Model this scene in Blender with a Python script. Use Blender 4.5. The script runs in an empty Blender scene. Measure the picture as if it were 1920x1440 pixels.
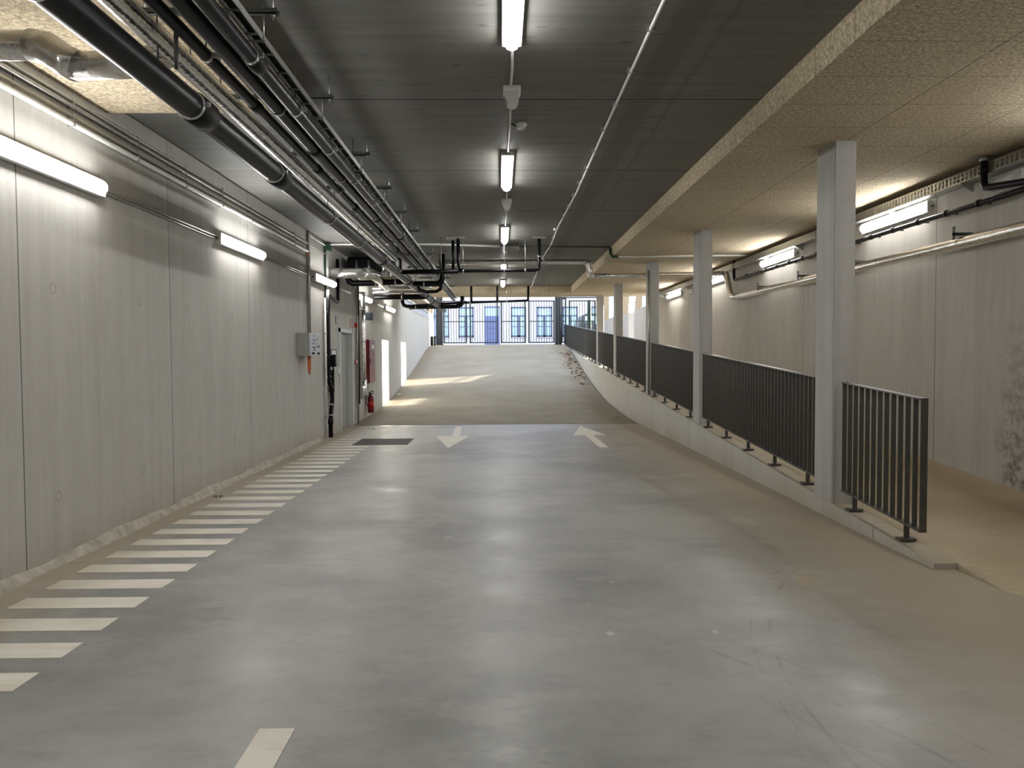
import bpy, math, random
from mathutils import Vector, Matrix
random.seed(7)
S = bpy.context.scene
COL = S.collection
PI = math.pi

# ------------------------------------------------------------------ materials
class NT:
    def __init__(s, name):
        s.m = bpy.data.materials.new(name); s.m.use_nodes = True
        s.t = s.m.node_tree; s.t.nodes.clear()
        s.out = s.t.nodes.new('ShaderNodeOutputMaterial')
    def n(s, kind, **kw):
        nd = s.t.nodes.new(kind)
        for k, v in kw.items():
            if k.startswith('_'): nd.inputs[k[1:].replace('_', ' ')].default_value = v
            else: setattr(nd, k, v)
        return nd
    def l(s, a, b): s.t.links.new(a, b)
    def put(s, sock, v):
        if isinstance(v, bpy.types.NodeSocket): s.l(v, sock)
        else: sock.default_value = v
    def math(s, op, a, b=None, c=None):
        nd = s.n('ShaderNodeMath', operation=op)
        s.put(nd.inputs[0], a)
        if b is not None: s.put(nd.inputs[1], b)
        if c is not None: s.put(nd.inputs[2], c)
        return nd.outputs[0]
    def pos(s):
        g = s.n('ShaderNodeNewGeometry'); sp = s.n('ShaderNodeSeparateXYZ'); s.l(g.outputs['Position'], sp.inputs[0])
        return g.outputs['Position'], sp.outputs[0], sp.outputs[1], sp.outputs[2]
    def noise(s, vec, scale, xyz=(1, 1, 1), detail=5, rough=.6, off=(0, 0, 0)):
        mp = s.n('ShaderNodeMapping'); mp.inputs['Scale'].default_value = xyz; mp.inputs['Location'].default_value = off
        s.l(vec, mp.inputs[0])
        nz = s.n('ShaderNodeTexNoise', _Scale=scale, _Detail=detail, _Roughness=rough); s.l(mp.outputs[0], nz.inputs['Vector'])
        return nz.outputs['Fac']
    def remap(s, v, a, b, c=0., d=1., smooth=False):
        nd = s.n('ShaderNodeMapRange'); nd.clamp = True
        if smooth: nd.interpolation_type = 'SMOOTHSTEP'
        s.put(nd.inputs[0], v)
        for i, x in enumerate((a, b, c, d)): nd.inputs[i+1].default_value = x
        return nd.outputs[0]
    def mix(s, f, a, b, mode='MIX'):
        nd = s.n('ShaderNodeMix', data_type='RGBA', blend_type=mode)
        s.put(nd.inputs[0], f)
        for i, v in ((6, a), (7, b)):
            if isinstance(v, tuple): nd.inputs[i].default_value = (*v, 1) if len(v) == 3 else v
            else: s.l(v, nd.inputs[i])
        return nd.outputs[2]
    def line(s, v, start, period, half):   # 1 on thin lines repeating along v
        f = s.math('FLOORED_MODULO', s.math('SUBTRACT', v, start - period/2), period)
        d = s.math('ABSOLUTE', s.math('SUBTRACT', f, period/2))
        return s.math('LESS_THAN', d, half)
    def bsdf(s, color, rough, metal=0., bump=None, bstr=.2, bdist=.01, spec=.5, **kw):
        b = s.n('ShaderNodeBsdfPrincipled')
        if isinstance(color, tuple): b.inputs['Base Color'].default_value = (*color, 1)
        else: s.l(color, b.inputs['Base Color'])
        s.put(b.inputs['Roughness'], rough); s.put(b.inputs['Metallic'], metal)
        b.inputs['Specular IOR Level'].default_value = spec
        for k, v in kw.items(): b.inputs[k.replace('_', ' ')].default_value = v
        if bump is not None:
            bp = s.n('ShaderNodeBump', _Strength=bstr, _Distance=bdist); s.l(bump, bp.inputs['Height']); s.l(bp.outputs[0], b.inputs['Normal'])
        s.l(b.outputs[0], s.out.inputs[0]); return b

def plain(name, col, rough=.5, metal=0., var=.12, scale=14, spec=.5):
    t = NT(name); p, x, y, z = t.pos()
    n = t.noise(p, scale, detail=3)
    k = t.remap(n, .3, .7, 1-var, 1+var)
    c = t.mix(1., tuple(col), (1, 1, 1), 'MULTIPLY')
    v = t.n('ShaderNodeVectorMath', operation='SCALE'); t.l(c, v.inputs[0]); t.l(k, v.inputs['Scale'])
    t.bsdf(v.outputs[0], rough, metal, spec=spec); return t.m

def m_wall(name, joint0, period, rings, base=(.52, .508, .475), stain=False, dark=(.41, .398, .368)):
    t = NT(name); p, x, y, z = t.pos()
    st = t.noise(p, 1., (7, 7, .35), 5, .65)
    st2 = t.noise(p, 1., (26, 26, 1.1), 3, .6)
    cl = t.noise(p, .9, (1, 1, .8), 4, .6)
    fn = t.noise(p, 60, (1, 1, .5), 2, .6)
    c = t.mix(t.math('MULTIPLY', t.remap(st, .4, .75), .7), base, dark)
    c = t.mix(t.math('MULTIPLY', t.remap(t.noise(p, 4.5, (1, 1, .7), 6, .7, (4, 4, 4)), .48, .72), .45), c, dark)
    c = t.mix(t.math('MULTIPLY', t.remap(st2, .5, .75), .35), c, tuple(v*1.16 for v in base))
    c = t.mix(t.math('MULTIPLY', t.remap(cl, .5, .75), .35), c, (.47, .445, .39))
    c = t.mix(t.math('MULTIPLY', t.remap(fn, .62, .8), .35), c, tuple(v*.55 for v in base))
    # dust near the floor
    lo = t.math('MULTIPLY', t.remap(z, .0, .3, .5, 0.), t.remap(cl, .3, .6))
    c = t.mix(lo, c, (.30, .24, .16))
    # joints between the panels, with a faint edge beside them
    j = t.line(y, joint0, period, .006)
    j2 = t.line(y, joint0+.09, period, .05)
    c = t.mix(t.math('MULTIPLY', j2, t.math('MULTIPLY', t.remap(st2, .4, .6), .22)), c, dark)
    c = t.mix(t.math('MULTIPLY', j, .8), c, (.06, .055, .05))
    if 'kerb' in name:   # sand and dust lying on the top face
        g = t.n('ShaderNodeNewGeometry'); sp = t.n('ShaderNodeSeparateXYZ'); t.l(g.outputs['Normal'], sp.inputs[0])
        c = t.mix(t.math('MULTIPLY', t.remap(sp.outputs[2], .5, .9), t.remap(cl, .3, .6, .45, .85)), c, (.36, .30, .215))
    if rings:
        m = None
        for (y0, z0) in rings:
            fy = t.math('SUBTRACT', t.math('FLOORED_MODULO', t.math('SUBTRACT', y, y0-period/2), period), period/2)
            dz = t.math('SUBTRACT', z, z0)
            d = t.math('SQRT', t.math('ADD', t.math('MULTIPLY', fy, fy), t.math('MULTIPLY', dz, dz)))
            r = t.math('LESS_THAN', t.math('ABSOLUTE', t.math('SUBTRACT', d, .036)), .0045)
            m = r if m is None else t.math('MAXIMUM', m, r)
        c = t.mix(t.math('MULTIPLY', m, .45), c, (.15, .13, .11))
    if stain:
        a = t.noise(p, 9., (1, 1, 1), 6, .7)
        wob = t.math('MULTIPLY', t.math('SUBTRACT', t.noise(p, 3.), .5), .5)
        mask = t.math('MULTIPLY', t.remap(t.math('ADD', y, wob), 7.55, 7.35), t.remap(z, .35, 2.2, 1., .0))
        c = t.mix(t.math('MULTIPLY', mask, t.remap(a, .42, .6)), c, (.17, .155, .13))
    t.bsdf(c, .82, bump=t.math('ADD', t.math('MULTIPLY', st2, .4), fn), bstr=.06, bdist=.006, spec=.25)
    return t.m

def m_ceiling():
    t = NT('ceiling_concrete'); p, x, y, z = t.pos()
    st = t.noise(p, 1., (.8, 16, 4), 5, .6)
    cl = t.noise(p, .8, (1, 1, 1), 4, .6)
    sp = t.noise(p, 5., (1, 3, 1), 2, .5)
    c = t.mix(t.remap(st, .35, .7), (.185, .183, .17), (.135, .134, .123))
    c = t.mix(t.math('MULTIPLY', t.remap(cl, .5, .8), .5), c, (.20, .18, .15))
    c = t.mix(t.math('MULTIPLY', t.remap(sp, .68, .74), .6), c, (.05, .048, .042))
    # damp run beside the white conduit
    band = t.math('MULTIPLY', t.remap(x, 1.08, 1.12), t.remap(x, 1.34, 1.30))
    c = t.mix(t.math('MULTIPLY', band, .35), c, (.07, .065, .055))
    wx = t.math('ADD', x, t.math('MULTIPLY', t.math('SUBTRACT', t.noise(p, 2.2), .5), .16))
    ln = t.math('LESS_THAN', t.math('ABSOLUTE', t.math('SUBTRACT', wx, 1.47)), .02)
    c = t.mix(t.math('MULTIPLY', ln, t.math('MULTIPLY', t.remap(y, 12.5, 11.), .25)), c, (.05, .045, .04))
    j = t.line(y, 6.5, 2.465, .011)
    c = t.mix(j, c, (.02, .02, .018))
    t.bsdf(c, .6, bump=st, bstr=.1, bdist=.01, spec=.35)
    return t.m

def m_woodwool(name, x0, px, y0, py, col=(.76, .65, .47)):
    t = NT(name); p, x, y, z = t.pos()
    a = t.noise(p, 42, (1, 1, 1), 4, .7)
    v = t.n('ShaderNodeTexVoronoi', feature='DISTANCE_TO_EDGE', _Scale=30.)
    wp = t.n('ShaderNodeVectorMath', operation='ADD'); nn = t.n('ShaderNodeTexNoise', _Scale=22.); t.l(p, nn.inputs['Vector'])
    t.l(p, wp.inputs[0]); t.l(nn.outputs['Color'], wp.inputs[1]); t.l(wp.outputs[0], v.inputs['Vector'])
    e = t.remap(v.outputs['Distance'], 0., .12)
    h = t.math('ADD', t.math('MULTIPLY', a, .8), t.math('MULTIPLY', e, .2))
    c = t.mix(t.remap(h, .46, .66), tuple(k*.4 for k in col), tuple(k*1.15 for k in col))
    c = t.mix(t.remap(t.noise(p, 1.1), .4, .7, 0., .3), c, (.45, .36, .22))
    j = t.math('MAXIMUM', t.line(x, x0, px, .004), t.line(y, y0, py, .003))
    c = t.mix(t.math('MULTIPLY', j, .8), c, (.09, .06, .03))
    t.bsdf(c, .95, bump=h, bstr=.7, bdist=.006, spec=.1)
    return t.m

def m_floor():
    t = NT('floor_concrete'); p, x, y, z = t.pos()
    n1 = t.noise(p, .55, (1, 1, 1), 6, .6); n2 = t.noise(p, 2.6, (.7, 1.3, 1), 6, .65, (3, 8, 0))
    n3 = t.noise(p, 1., (9, .35, 1), 4, .6); n4 = t.noise(p, 30, detail=3); n5 = t.noise(p, .8, (1, 2, 1), 7, .7, (9, 2, 1))
    c = t.mix(t.remap(n1, .42, .6), (.37, .37, .35), (.235, .238, .228))
    c = t.mix(t.math('MULTIPLY', t.remap(n2, .45, .75), .45), c, (.40, .39, .355))
    c = t.mix(t.math('MULTIPLY', t.remap(n5, .52, .70), .5), c, (.18, .182, .175))
    c = t.mix(t.math('MULTIPLY', t.remap(n3, .55, .8), .4), c, (.36, .345, .31))
    n6 = t.noise(p, 7, (1, 1.5, 1), 8, .75, (2, 5, 0)); n7 = t.noise(p, 1.7, (1, 1.6, 1), 8, .7, (11, 5, 0))
    c = t.mix(t.math('MULTIPLY', t.remap(n6, .5, .72), .4), c, (.21, .208, .195))
    c = t.mix(t.math('MULTIPLY', t.remap(n7, .53, .6), .3), c, (.44, .425, .385))
    # fine scattered grit
    g = t.n('ShaderNodeTexVoronoi', _Scale=5.5, _Randomness=1.); t.l(p, g.inputs['Vector'])
    c = t.mix(t.math('LESS_THAN', g.outputs['Distance'], .022), c, (.04, .035, .03))
    # brown dust along the walls and kerb
    wob = t.math('MULTIPLY', t.math('SUBTRACT', n2, .5), .9)
    xl = t.remap(t.math('ADD', x, wob), -2.6, -3.15); xr = t.remap(t.math('ADD', x, wob), 1.5, 2.7)
    dust = t.math('MULTIPLY', t.math('MAXIMUM', xl, xr), .85)
    c = t.mix(dust, c, (.345, .29, .205))
    # round pale spots, an orange stain and curved tyre scuffs
    def dist(cx, cy, ax=1., ay=1.):
        dx = t.math('MULTIPLY', t.math('SUBTRACT', x, cx), ax); dy = t.math('MULTIPLY', t.math('SUBTRACT', y, cy), ay)
        return t.math('SQRT', t.math('ADD', t.math('MULTIPLY', dx, dx), t.math('MULTIPLY', dy, dy)))
    for cx, cy, rr, cc, aa in ((.594, 4.14, .03, (.62, .60, .54), .8), (1.17, 4.15, .022, (.62, .60, .54), .7), (.74, 5.1, .028, (.50, .40, .27), .6), (.52, 4.62, .022, (.50, .40, .27), .6), (2.05, 5.1, .08, (.42, .31, .17), .6), (-.45, 6.4, .05, (.5, .49, .45), .5)):
        dd = t.math('ADD', dist(cx, cy, 1., .7), t.math('MULTIPLY', t.math('SUBTRACT', n4, .5), .03))
        c = t.mix(t.math('MULTIPLY', t.remap(dd, rr, rr*.5), aa), c, cc)
    for cx, cy, R0, w in ((-2.6, 1.2, 4.55, .02), (-2.6, 1.2, 4.75, .012), (-2.6, 1.2, 4.30, .008), (5.2, 3.0, 3.9, .014), (5.2, 3.0, 4.0, .008), (-6., 14., 6.1, .03), (-6., 14., 6.35, .02), (-6., 14., 5.8, .02)):
        m_ = t.remap(t.math('ABSOLUTE', t.math('SUBTRACT', dist(cx, cy), R0)), w, w*.3)
        c = t.mix(t.math('MULTIPLY', m_, t.math('MULTIPLY', t.remap(n2, .45, .62), .4)), c, (.15, .15, .145))
    r0 = t.math('MULTIPLY_ADD', n2, .3, .04)
    r = t.math('ADD', r0, t.math('MULTIPLY', dust, .5))
    r = t.math('ADD', r, t.remap(n5, .45, .65, .07, -.03))
    r = t.math('MAXIMUM', t.math('ADD', r, .15), .22)
    t.bsdf(c, r, bump=t.math('ADD', n4, t.math('MULTIPLY', n3, .6)), bstr=.05, bdist=.004, spec=.5)
    return t.m

def m_ramp(name, c0, c1, blue=False):
    t = NT(name); p, x, y, z = t.pos()
    b = t.noise(p, 1., (.5, 30, 1), 4, .65); n1 = t.noise(p, .9, detail=5); n3 = t.noise(p, 60, detail=2)
    c = t.mix(t.remap(n1, .35, .65), c0, c1)
    c = t.mix(t.math('MULTIPLY', t.remap(b, .45, .8), .45), c, tuple(v*.66 for v in c1))
    c = t.mix(t.math('MULTIPLY', t.remap(n3, .6, .8), .35), c, tuple(v*1.3 for v in c0))
    if blue:
        wob = t.math('MULTIPLY', t.math('SUBTRACT', n1, .5), 1.2)
        e = t.math('MAXIMUM', t.remap(t.math('ADD', x, wob), 2.2, 2.7), t.remap(t.math('ADD', x, wob), -2.7, -3.1))
        c = t.mix(t.math('MULTIPLY', e, .7), c, (.20, .155, .095))
    t.bsdf(c, .75, bump=t.math('ADD', b, n3), bstr=.3, bdist=.01, spec=.3)
    return t.m

def m_foil():
    t = NT('aluminium_foil'); p, x, y, z = t.pos()
    a = t.noise(p, 17, (1, 1, 1), 5, .65); v = t.n('ShaderNodeTexVoronoi', _Scale=30.); t.l(p, v.inputs['Vector'])
    h = t.math('ADD', a, t.math('MULTIPLY', v.outputs['Distance'], .8))
    c = t.mix(t.remap(a, .3, .7), (.78, .77, .75), (.95, .94, .92))
    t.bsdf(c, .2, 1., bump=h, bstr=.26, bdist=.01)
    return t.m

def m_paint():
    t = NT('floor_paint'); p, x, y, z = t.pos()
    a = t.noise(p, 3.2, (.6, 2, 1), 6, .7)
    c = t.mix(t.remap(a, .45, .7), (.82, .785, .70), (.66, .605, .50))
    d = t.math('MULTIPLY', t.remap(t.math('ADD', x, t.math('MULTIPLY', t.math('SUBTRACT', a, .5), 1.2)), -2.6, -3.1), .6)
    c = t.mix(d, c, (.30, .24, .155))
    t.bsdf(c, .55, spec=.4); return t.m

def m_brick():
    t = NT('white_painted_brick'); p, x, y, z = t.pos()
    mp = t.n('ShaderNodeCombineXYZ'); t.l(x, mp.inputs[0]); t.l(z, mp.inputs[1])
    b = t.n('ShaderNodeTexBrick', _Scale=1.); t.l(mp.outputs[0], b.inputs['Vector'])
    for k, v in (('Color1', (.80, .78, .76, 1)), ('Color2', (.74, .72, .71, 1)), ('Mortar', (.62, .60, .60, 1)), ('Mortar Size', .008), ('Brick Width', .22), ('Row Height', .07)):
        b.inputs[k].default_value = v
    t.bsdf(b.outputs['Color'], .8); return t.m

def m_emit(name, col, st):
    t = NT(name); e = t.n('ShaderNodeEmission', _Strength=st); e.inputs[0].default_value = (*col, 1)
    t.l(e.outputs[0], t.out.inputs[0]); return t.m

def m_glass(name, col, rough=.05):
    t = NT(name); b = t.bsdf(tuple(col), rough, 0., spec=.8); return t.m

def m_frost():
    t = NT('frosted_pane'); d = t.n('ShaderNodeBsdfTranslucent'); d.inputs[0].default_value = (.40, .62, .70, 1)
    g = t.n('ShaderNodeBsdfGlossy', _Roughness=.2); mx = t.n('ShaderNodeMixShader'); mx.inputs[0].default_value = .08
    t.l(d.outputs[0], mx.inputs[1]); t.l(g.outputs[0], mx.inputs[2]); t.l(mx.outputs[0], t.out.inputs[0]); return t.m

RINGS = [(5.7, .5), (7.05, .5), (5.7, 2.03), (7.05, 2.03)]
M = dict(
    wall=m_wall('wall_concrete', 5.3, 2.4, RINGS),
    wallr=m_wall('wall_concrete_right', 8.66, 3.8, [(9.6, .9), (11.2, .9), (9.6, 2.1)], base=(.47, .45, .405), stain=True, dark=(.37, .352, .312)),
    ceil=m_ceiling(), wool=m_woodwool('wood_wool_board', 3.15, .962, 4.79, .6),
    wooll=m_woodwool('wood_wool_board_left', -3.27, 1.2, 5.6, 1.2),
    woolb=m_woodwool('wood_wool_board_beam', -3.27, 1.2, 20., 50.),
    floor=m_floor(), ramp=m_ramp('ramp_concrete', (.29, .265, .205), (.235, .21, .155), True),
    bike=m_ramp('side_ramp_concrete', (.50, .425, .305), (.42, .35, .24)),
    street=m_ramp('street_paving', (.45, .44, .43), (.38, .37, .37)),
    kerb=m_wall('kerb_concrete', 6.2, 3.1, None, base=(.51, .50, .45), dark=(.41, .40, .355)),
    col=m_wall('column_concrete', 90., 200., None, base=(.44, .435, .415), dark=(.34, .335, .315)),
    foil=m_foil(), paint=m_paint(),
    black=plain('black_plastic', (.004, .004, .005), .34, var=.2, spec=.22), rubber=plain('black_rubber', (.005, .005, .005), .55, spec=.25),
    steel=plain('galvanised_steel', (.48, .48, .46), .38, .9), zinc=plain('zinc_conduit', (.40, .40, .37), .35, .75),
    dsteel=plain('dark_strut_steel', (.10, .105, .10), .5, .6),
    white=plain('white_plastic', (.72, .72, .69), .4, var=.05), opal=plain('opal_plastic', (.55, .56, .55), .25, var=.06),
    rail=plain('grey_powder_coat', (.085, .082, .074), .36, .35, var=.08),
    gatem=plain('gate_black_paint', (.03, .034, .037), .45, .2),
    door=plain('grey_door_paint', (.34, .35, .33), .45, var=.05), frame=plain('light_door_frame', (.60, .61, .61), .4, var=.04),
    box=plain('control_box_grey', (.33, .34, .31), .4, var=.04), boxlid=plain('control_lid', (.55, .58, .60), .25, var=.08),
    red=plain('fire_red', (.17, .005, .01), .35, var=.1), redb=plain('signal_red', (.45, .015, .015), .4),
    green=plain('green_plastic', (.012, .045, .03), .5), orange=plain('orange_cable', (.60, .13, .03), .5),
    sign=plain('sign_slate', (.085, .10, .13), .4, var=.05), paper=plain('paper_white', (.72, .74, .76), .6, var=.03),
    ink=plain('ink', (.03, .03, .035), .6), yellow=plain('yellowed_conduit', (.40, .38, .30), .4),
    cream=plain('cream_pipe', (.45, .40, .28), .5), brick=m_brick(),
    blue=plain('slate_blue_joinery', (.19, .23, .42), .5, var=.06), wframe=plain('blue_grey_window', (.15, .18, .27), .5),
    pane=m_glass('house_glass', (.55, .78, .86)), stone=plain('stone_sill', (.55, .54, .52), .7),
    timber=plain('timber_board', (.50, .38, .22), .7, var=.2, scale=5), frost=m_frost(),
    grate=plain('grate_metal', (.10, .10, .095), .55, .4), mortar=plain('mortar_fillet', (.42, .39, .33), .9, var=.25, scale=8),
    leaf=plain('dry_leaf', (.12, .075, .04), .8), pale=plain('pale_rubble', (.5, .47, .40), .9, var=.2),
    car=plain('car_paint', (.06, .075, .08), .35), lampo=plain('orange_lens', (.85, .28, .08), .4), pink=plain('pink_badge', (.75, .25, .27), .5),
    louvre=plain('white_louvre', (.66, .68, .72), .45, var=.04),
    lens=m_emit('lamp_diffuser', (1., .985, .96), 19.),
)

# ------------------------------------------------------------------ mesh helper
class MB:
    def __init__(s): s.v = []; s.f = []; s.sm = []
    def quad_faces(s, fs, smooth=False):
        s.f += fs; s.sm += [smooth]*len(fs)
    def box(s, x0, x1, y0, y1, z0, z1, b=0.):
        if b > 0: return s.bbox(x0, x1, y0, y1, z0, z1, b)
        k = len(s.v)
        s.v += [(x, y, z) for z in (z0, z1) for y in (y0, y1) for x in (x0, x1)]
        s.quad_faces([(k, k+2, k+3, k+1), (k+4, k+5, k+7, k+6), (k, k+1, k+5, k+4), (k+2, k+6, k+7, k+3), (k, k+4, k+6, k+2), (k+1, k+3, k+7, k+5)])
        return s
    def bbox(s, x0, x1, y0, y1, z0, z1, b):   # chamfered box
        import bmesh
        bm = bmesh.new(); r = bmesh.ops.create_cube(bm, size=1.)
        for v in bm.verts: v.co = Vector(((x0+x1)/2+v.co.x*(x1-x0), (y0+y1)/2+v.co.y*(y1-y0), (z0+z1)/2+v.co.z*(z1-z0)))
        bmesh.ops.bevel(bm, geom=bm.edges[:], offset=b, segments=2, affect='EDGES', profile=.6)
        k = len(s.v); bm.verts.index_update()
        s.v += [tuple(v.co) for v in bm.verts]; s.quad_faces([tuple(k+v.index for v in f.verts) for f in bm.faces]); bm.free(); return s
    def hexa(s, p):   # 8 points: bottom 4 ccw, top 4 ccw
        k = len(s.v); s.v += [tuple(q) for q in p]
        s.quad_faces([(k+3, k+2, k+1, k), (k+4, k+5, k+6, k+7)]+[(k+i, k+(i+1) % 4, k+4+(i+1) % 4, k+4+i) for i in range(4)]); return s
    def prism(s, poly, ax, a, b):   # polygon in the plane normal to ax, from a to b
        k = len(s.v); n = len(poly)
        def P(u, w, t): return (t, u, w) if ax == 0 else ((u, t, w) if ax == 1 else (u, w, t))
        s.v += [P(u, w, a) for u, w in poly]+[P(u, w, b) for u, w in poly]
        s.quad_faces([tuple(range(k, k+n)), tuple(range(k+2*n-1, k+n-1, -1))]+[(k+i, k+(i+1) % n, k+n+(i+1) % n, k+n+i) for i in range(n)]); return s
    def tube(s, pts, r, n=14, caps=True, closed=False):
        pts = [Vector(p) for p in pts]; m = len(pts); k = len(s.v)
        rr = r if isinstance(r, (list, tuple)) else [r]*m
        t0 = (pts[1]-pts[0]).normalized(); up = Vector((0, 0, 1)) if abs(t0.z) < .9 else Vector((1, 0, 0))
        u = (up-t0*up.dot(t0)).normalized(); pt = t0
        for i, p in enumerate(pts):
            a = (pts[i]-pts[i-1]).normalized() if i else t0
            b = (pts[i+1]-pts[i]).normalized() if i < m-1 else a
            t = (a+b).normalized() if (a+b).length > 1e-6 else a
            q = pt.rotation_difference(t); u = (q @ u).normalized(); pt = t
            w = t.cross(u).normalized()
            c = max(.35, a.dot(t))
            bend = (b-a); bd = bend.normalized() if bend.length > 1e-4 else None
            for j in range(n):
                g = 2*PI*j/n; o = u*math.cos(g)+w*math.sin(g)
                if bd is not None:
                    bb = (bd-t*bd.dot(t)); 
                    if bb.length > 1e-5: bb.normalize(); o = o+bb*(o.dot(bb))*(1/c-1)
                s.v.append(tuple(p+o*rr[i]))
        fs = []
        for i in range(m-1):
            for j in range(n): fs.append((k+i*n+j, k+i*n+(j+1) % n, k+(i+1)*n+(j+1) % n, k+(i+1)*n+j))
        s.quad_faces(fs, True)
        if caps: s.quad_faces([tuple(k+j for j in range(n-1, -1, -1)), tuple(k+(m-1)*n+j for j in range(n))])
        return s
    def cyl(s, p0, p1, r, n=16): return s.tube([p0, p1], r, n)
    def lathe(s, prof, c, n=20):   # profile (r, z) about a vertical axis at c
        k = len(s.v); m = len(prof)
        for r, z in prof:
            for j in range(n):
                g = 2*PI*j/n; s.v.append((c[0]+r*math.cos(g), c[1]+r*math.sin(g), c[2]+z))
        s.quad_faces([(k+i*n+j, k+i*n+(j+1) % n, k+(i+1)*n+(j+1) % n, k+(i+1)*n+j) for i in range(m-1) for j in range(n)], True)
        s.quad_faces([tuple(k+j for j in range(n-1, -1, -1)), tuple(k+(m-1)*n+j for j in range(n))]); return s
    def build(s, name, mat, parent=None, label=None, cat=None, group=None, kind=None, origin=None):
        if parent is not None: o0 = Vector(parent['o0'])
        elif origin is not None: o0 = Vector(origin)
        else:
            xs = [v[0] for v in s.v]; ys = [v[1] for v in s.v]; zs = [v[2] for v in s.v]
            o0 = Vector(((min(xs)+max(xs))/2, (min(ys)+max(ys))/2, min(zs)))
        me = bpy.data.meshes.new(name); me.from_pydata([tuple(Vector(v)-o0) for v in s.v], [], s.f)
        me.polygons.foreach_set('use_smooth', s.sm); me.materials.append(M[mat])
        import bmesh
        bm = bmesh.new(); bm.from_mesh(me); bmesh.ops.recalc_face_normals(bm, faces=bm.faces[:]); bm.to_mesh(me); bm.free(); me.update()
        o = bpy.data.objects.new(name, me); COL.objects.link(o)
        o['o0'] = tuple(o0)
        if parent is None: o.location = o0
        else: o.parent = parent
        tag(o, label, cat, group, kind); return o

def tag(o, label=None, cat=None, group=None, kind=None):
    if label: o['label'] = label
    if cat: o['category'] = cat
    if group: o['group'] = group
    if kind: o['kind'] = kind
    return o

def thing(name, loc, label, cat, group=None, kind=None):
    o = bpy.data.objects.new(name, None); COL.objects.link(o); o.location = loc; o['o0'] = tuple(loc); o.empty_display_size = .1
    return tag(o, label, cat, group, kind)

def dup(o, loc=None, label=None, parent=None):
    c = o.copy(); COL.objects.link(c)
    if loc is not None: c.location = loc
    if parent is not None: c.parent = parent
    if label: c['label'] = label
    for ch in list(o.children): dup(ch, None, None, c)
    return c

def struct(name, mb, mat, parent=None):
    o = mb.build(name, mat, parent)
    if parent is None: o['kind'] = 'structure'
    return o

H = 3.656
XL, XR = -3.27, 4.93
def kz(y): return -.249+.0589*y          # top of the kerb between the two ramps
def rz(y):                                # main ramp height
    P = [(17., 0), (18.5, .03), (20, .075), (22, .17), (24, .37), (26, .60), (28, .88), (30, 1.18), (32, 1.50), (34, 1.80), (35.5, 1.97), (37, 2.05), (39, 2.06)]
    if y <= 17: return 0.
    for (a, b), (c, d) in zip(P, P[1:]):
        if y <= c: return b+(d-b)*(y-a)/(c-a)
    return 2.06

# ------------------------------------------------------------------ setting
b = MB(); b.box(XL-.3, XR+.3, -8, 17.0, -.2, 0); struct('floor', b, 'floor')
b = MB(); k = 0
ys = [17.012+i*.5 for i in range(45)]
for y in ys: b.v += [(XL-.05, y, rz(y)), (3.04, y, rz(y)), (3.04, y, -.3), (XL-.05, y, -.3)]
b.f = [(4*i+j, 4*i+(j+1) % 4, 4*i+4+(j+1) % 4, 4*i+4+j) for i in range(len(ys)-1) for j in range(4)]+[(3, 2, 1, 0), tuple(4*len(ys)-4+j for j in range(4))]
b.sm = [False]*len(b.f); struct('floor', b, 'ramp')
b = MB().box(XL, 3.05, 16.988, 17.012, -.1, .004); struct('trim_1', b, 'dsteel')
# kerb and parapet between the ramps
b = MB(); y0, y1 = 5.31, 38.4
b.hexa([(3.04, y0, -.2), (3.22, y0, -.2), (3.32, y1, -.2), (3.14, y1, -.2), (3.04, y0, kz(y0)-.02), (3.22, y0, kz(y0)-.02), (3.32, y1, kz(y1)), (3.14, y1, kz(y1))])
struct('trim_2', b, 'kerb')
# side ramp
b = MB(); b.v = [(3.22, 5.6, 0), (3.205, 4.79, -.001), (3.26, 4.70, -.001), (XR, 4.2, -.001), (XR, 38.4, kz(38.4)), (3.31, 38.4, kz(38.4)-.03),
                 (3.215, 5.6, kz(5.6)-.02), (3.23, 5.05, .042), (XR, 5.0, .06), (XR, 5.6, kz(5.6)+.04)]
b.f = [(6, 9, 4, 5), (6, 7, 8, 9), (7, 2, 3, 8), (6, 0, 1, 7), (7, 1, 2)]; b.sm = [False]*5
struct('floor', b, 'bike')
# walls
def ylist(a, c, st): 
    n = max(1, int(round((c-a)/st))); return [a+(c-a)*i/n for i in range(n+1)]
b = MB(); b.box(XL-.25, XL, -8, 15.70, -.2, H+.2); b.box(XL-.25, XL, 17.00, 38.2, -.2, 3.23); b.box(XL-.25, XL, 17.0, 25.4, 3.23, H+.2); b.box(XL-.25, XL, 15.70, 17.0, 2.08, H+.2); b.box(XL-.25, XL-.14, 15.7, 17.0, -.2, 2.08)
struct('wall_left', b, 'wall')
b = MB()
b.box(XR, XR+.25, -8, 24.2, -.2, H+.2); b.box(XR, XR+.25, 24.2, 25.5, -.2, 1.25); b.box(XR, XR+.25, 24.2, 25.5, 3.44, H+.2)  # near slot is added, hidden by a column, to let sun onto the left wall
b.box(XR, XR+.25, 25.5, 28.3, -.2, 3.14); b.box(XR, XR+.25, 28.3, 29.6, -.2, 1.62); b.box(XR, XR+.25, 29.6, 38.4, -.2, 3.14)  # far slot added in solid concrete to shape the second sun patch
struct('wall_right', b, 'wallr')
b = MB().box(XL-.25, XR+.25, -8.25, -8, -.2, H+.2); struct('wall_back', b, 'wall')
b = MB().box(XL-.25, XR+.25, -8, 23.75, H, H+.3); struct('ceiling', b, 'ceil')
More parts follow.
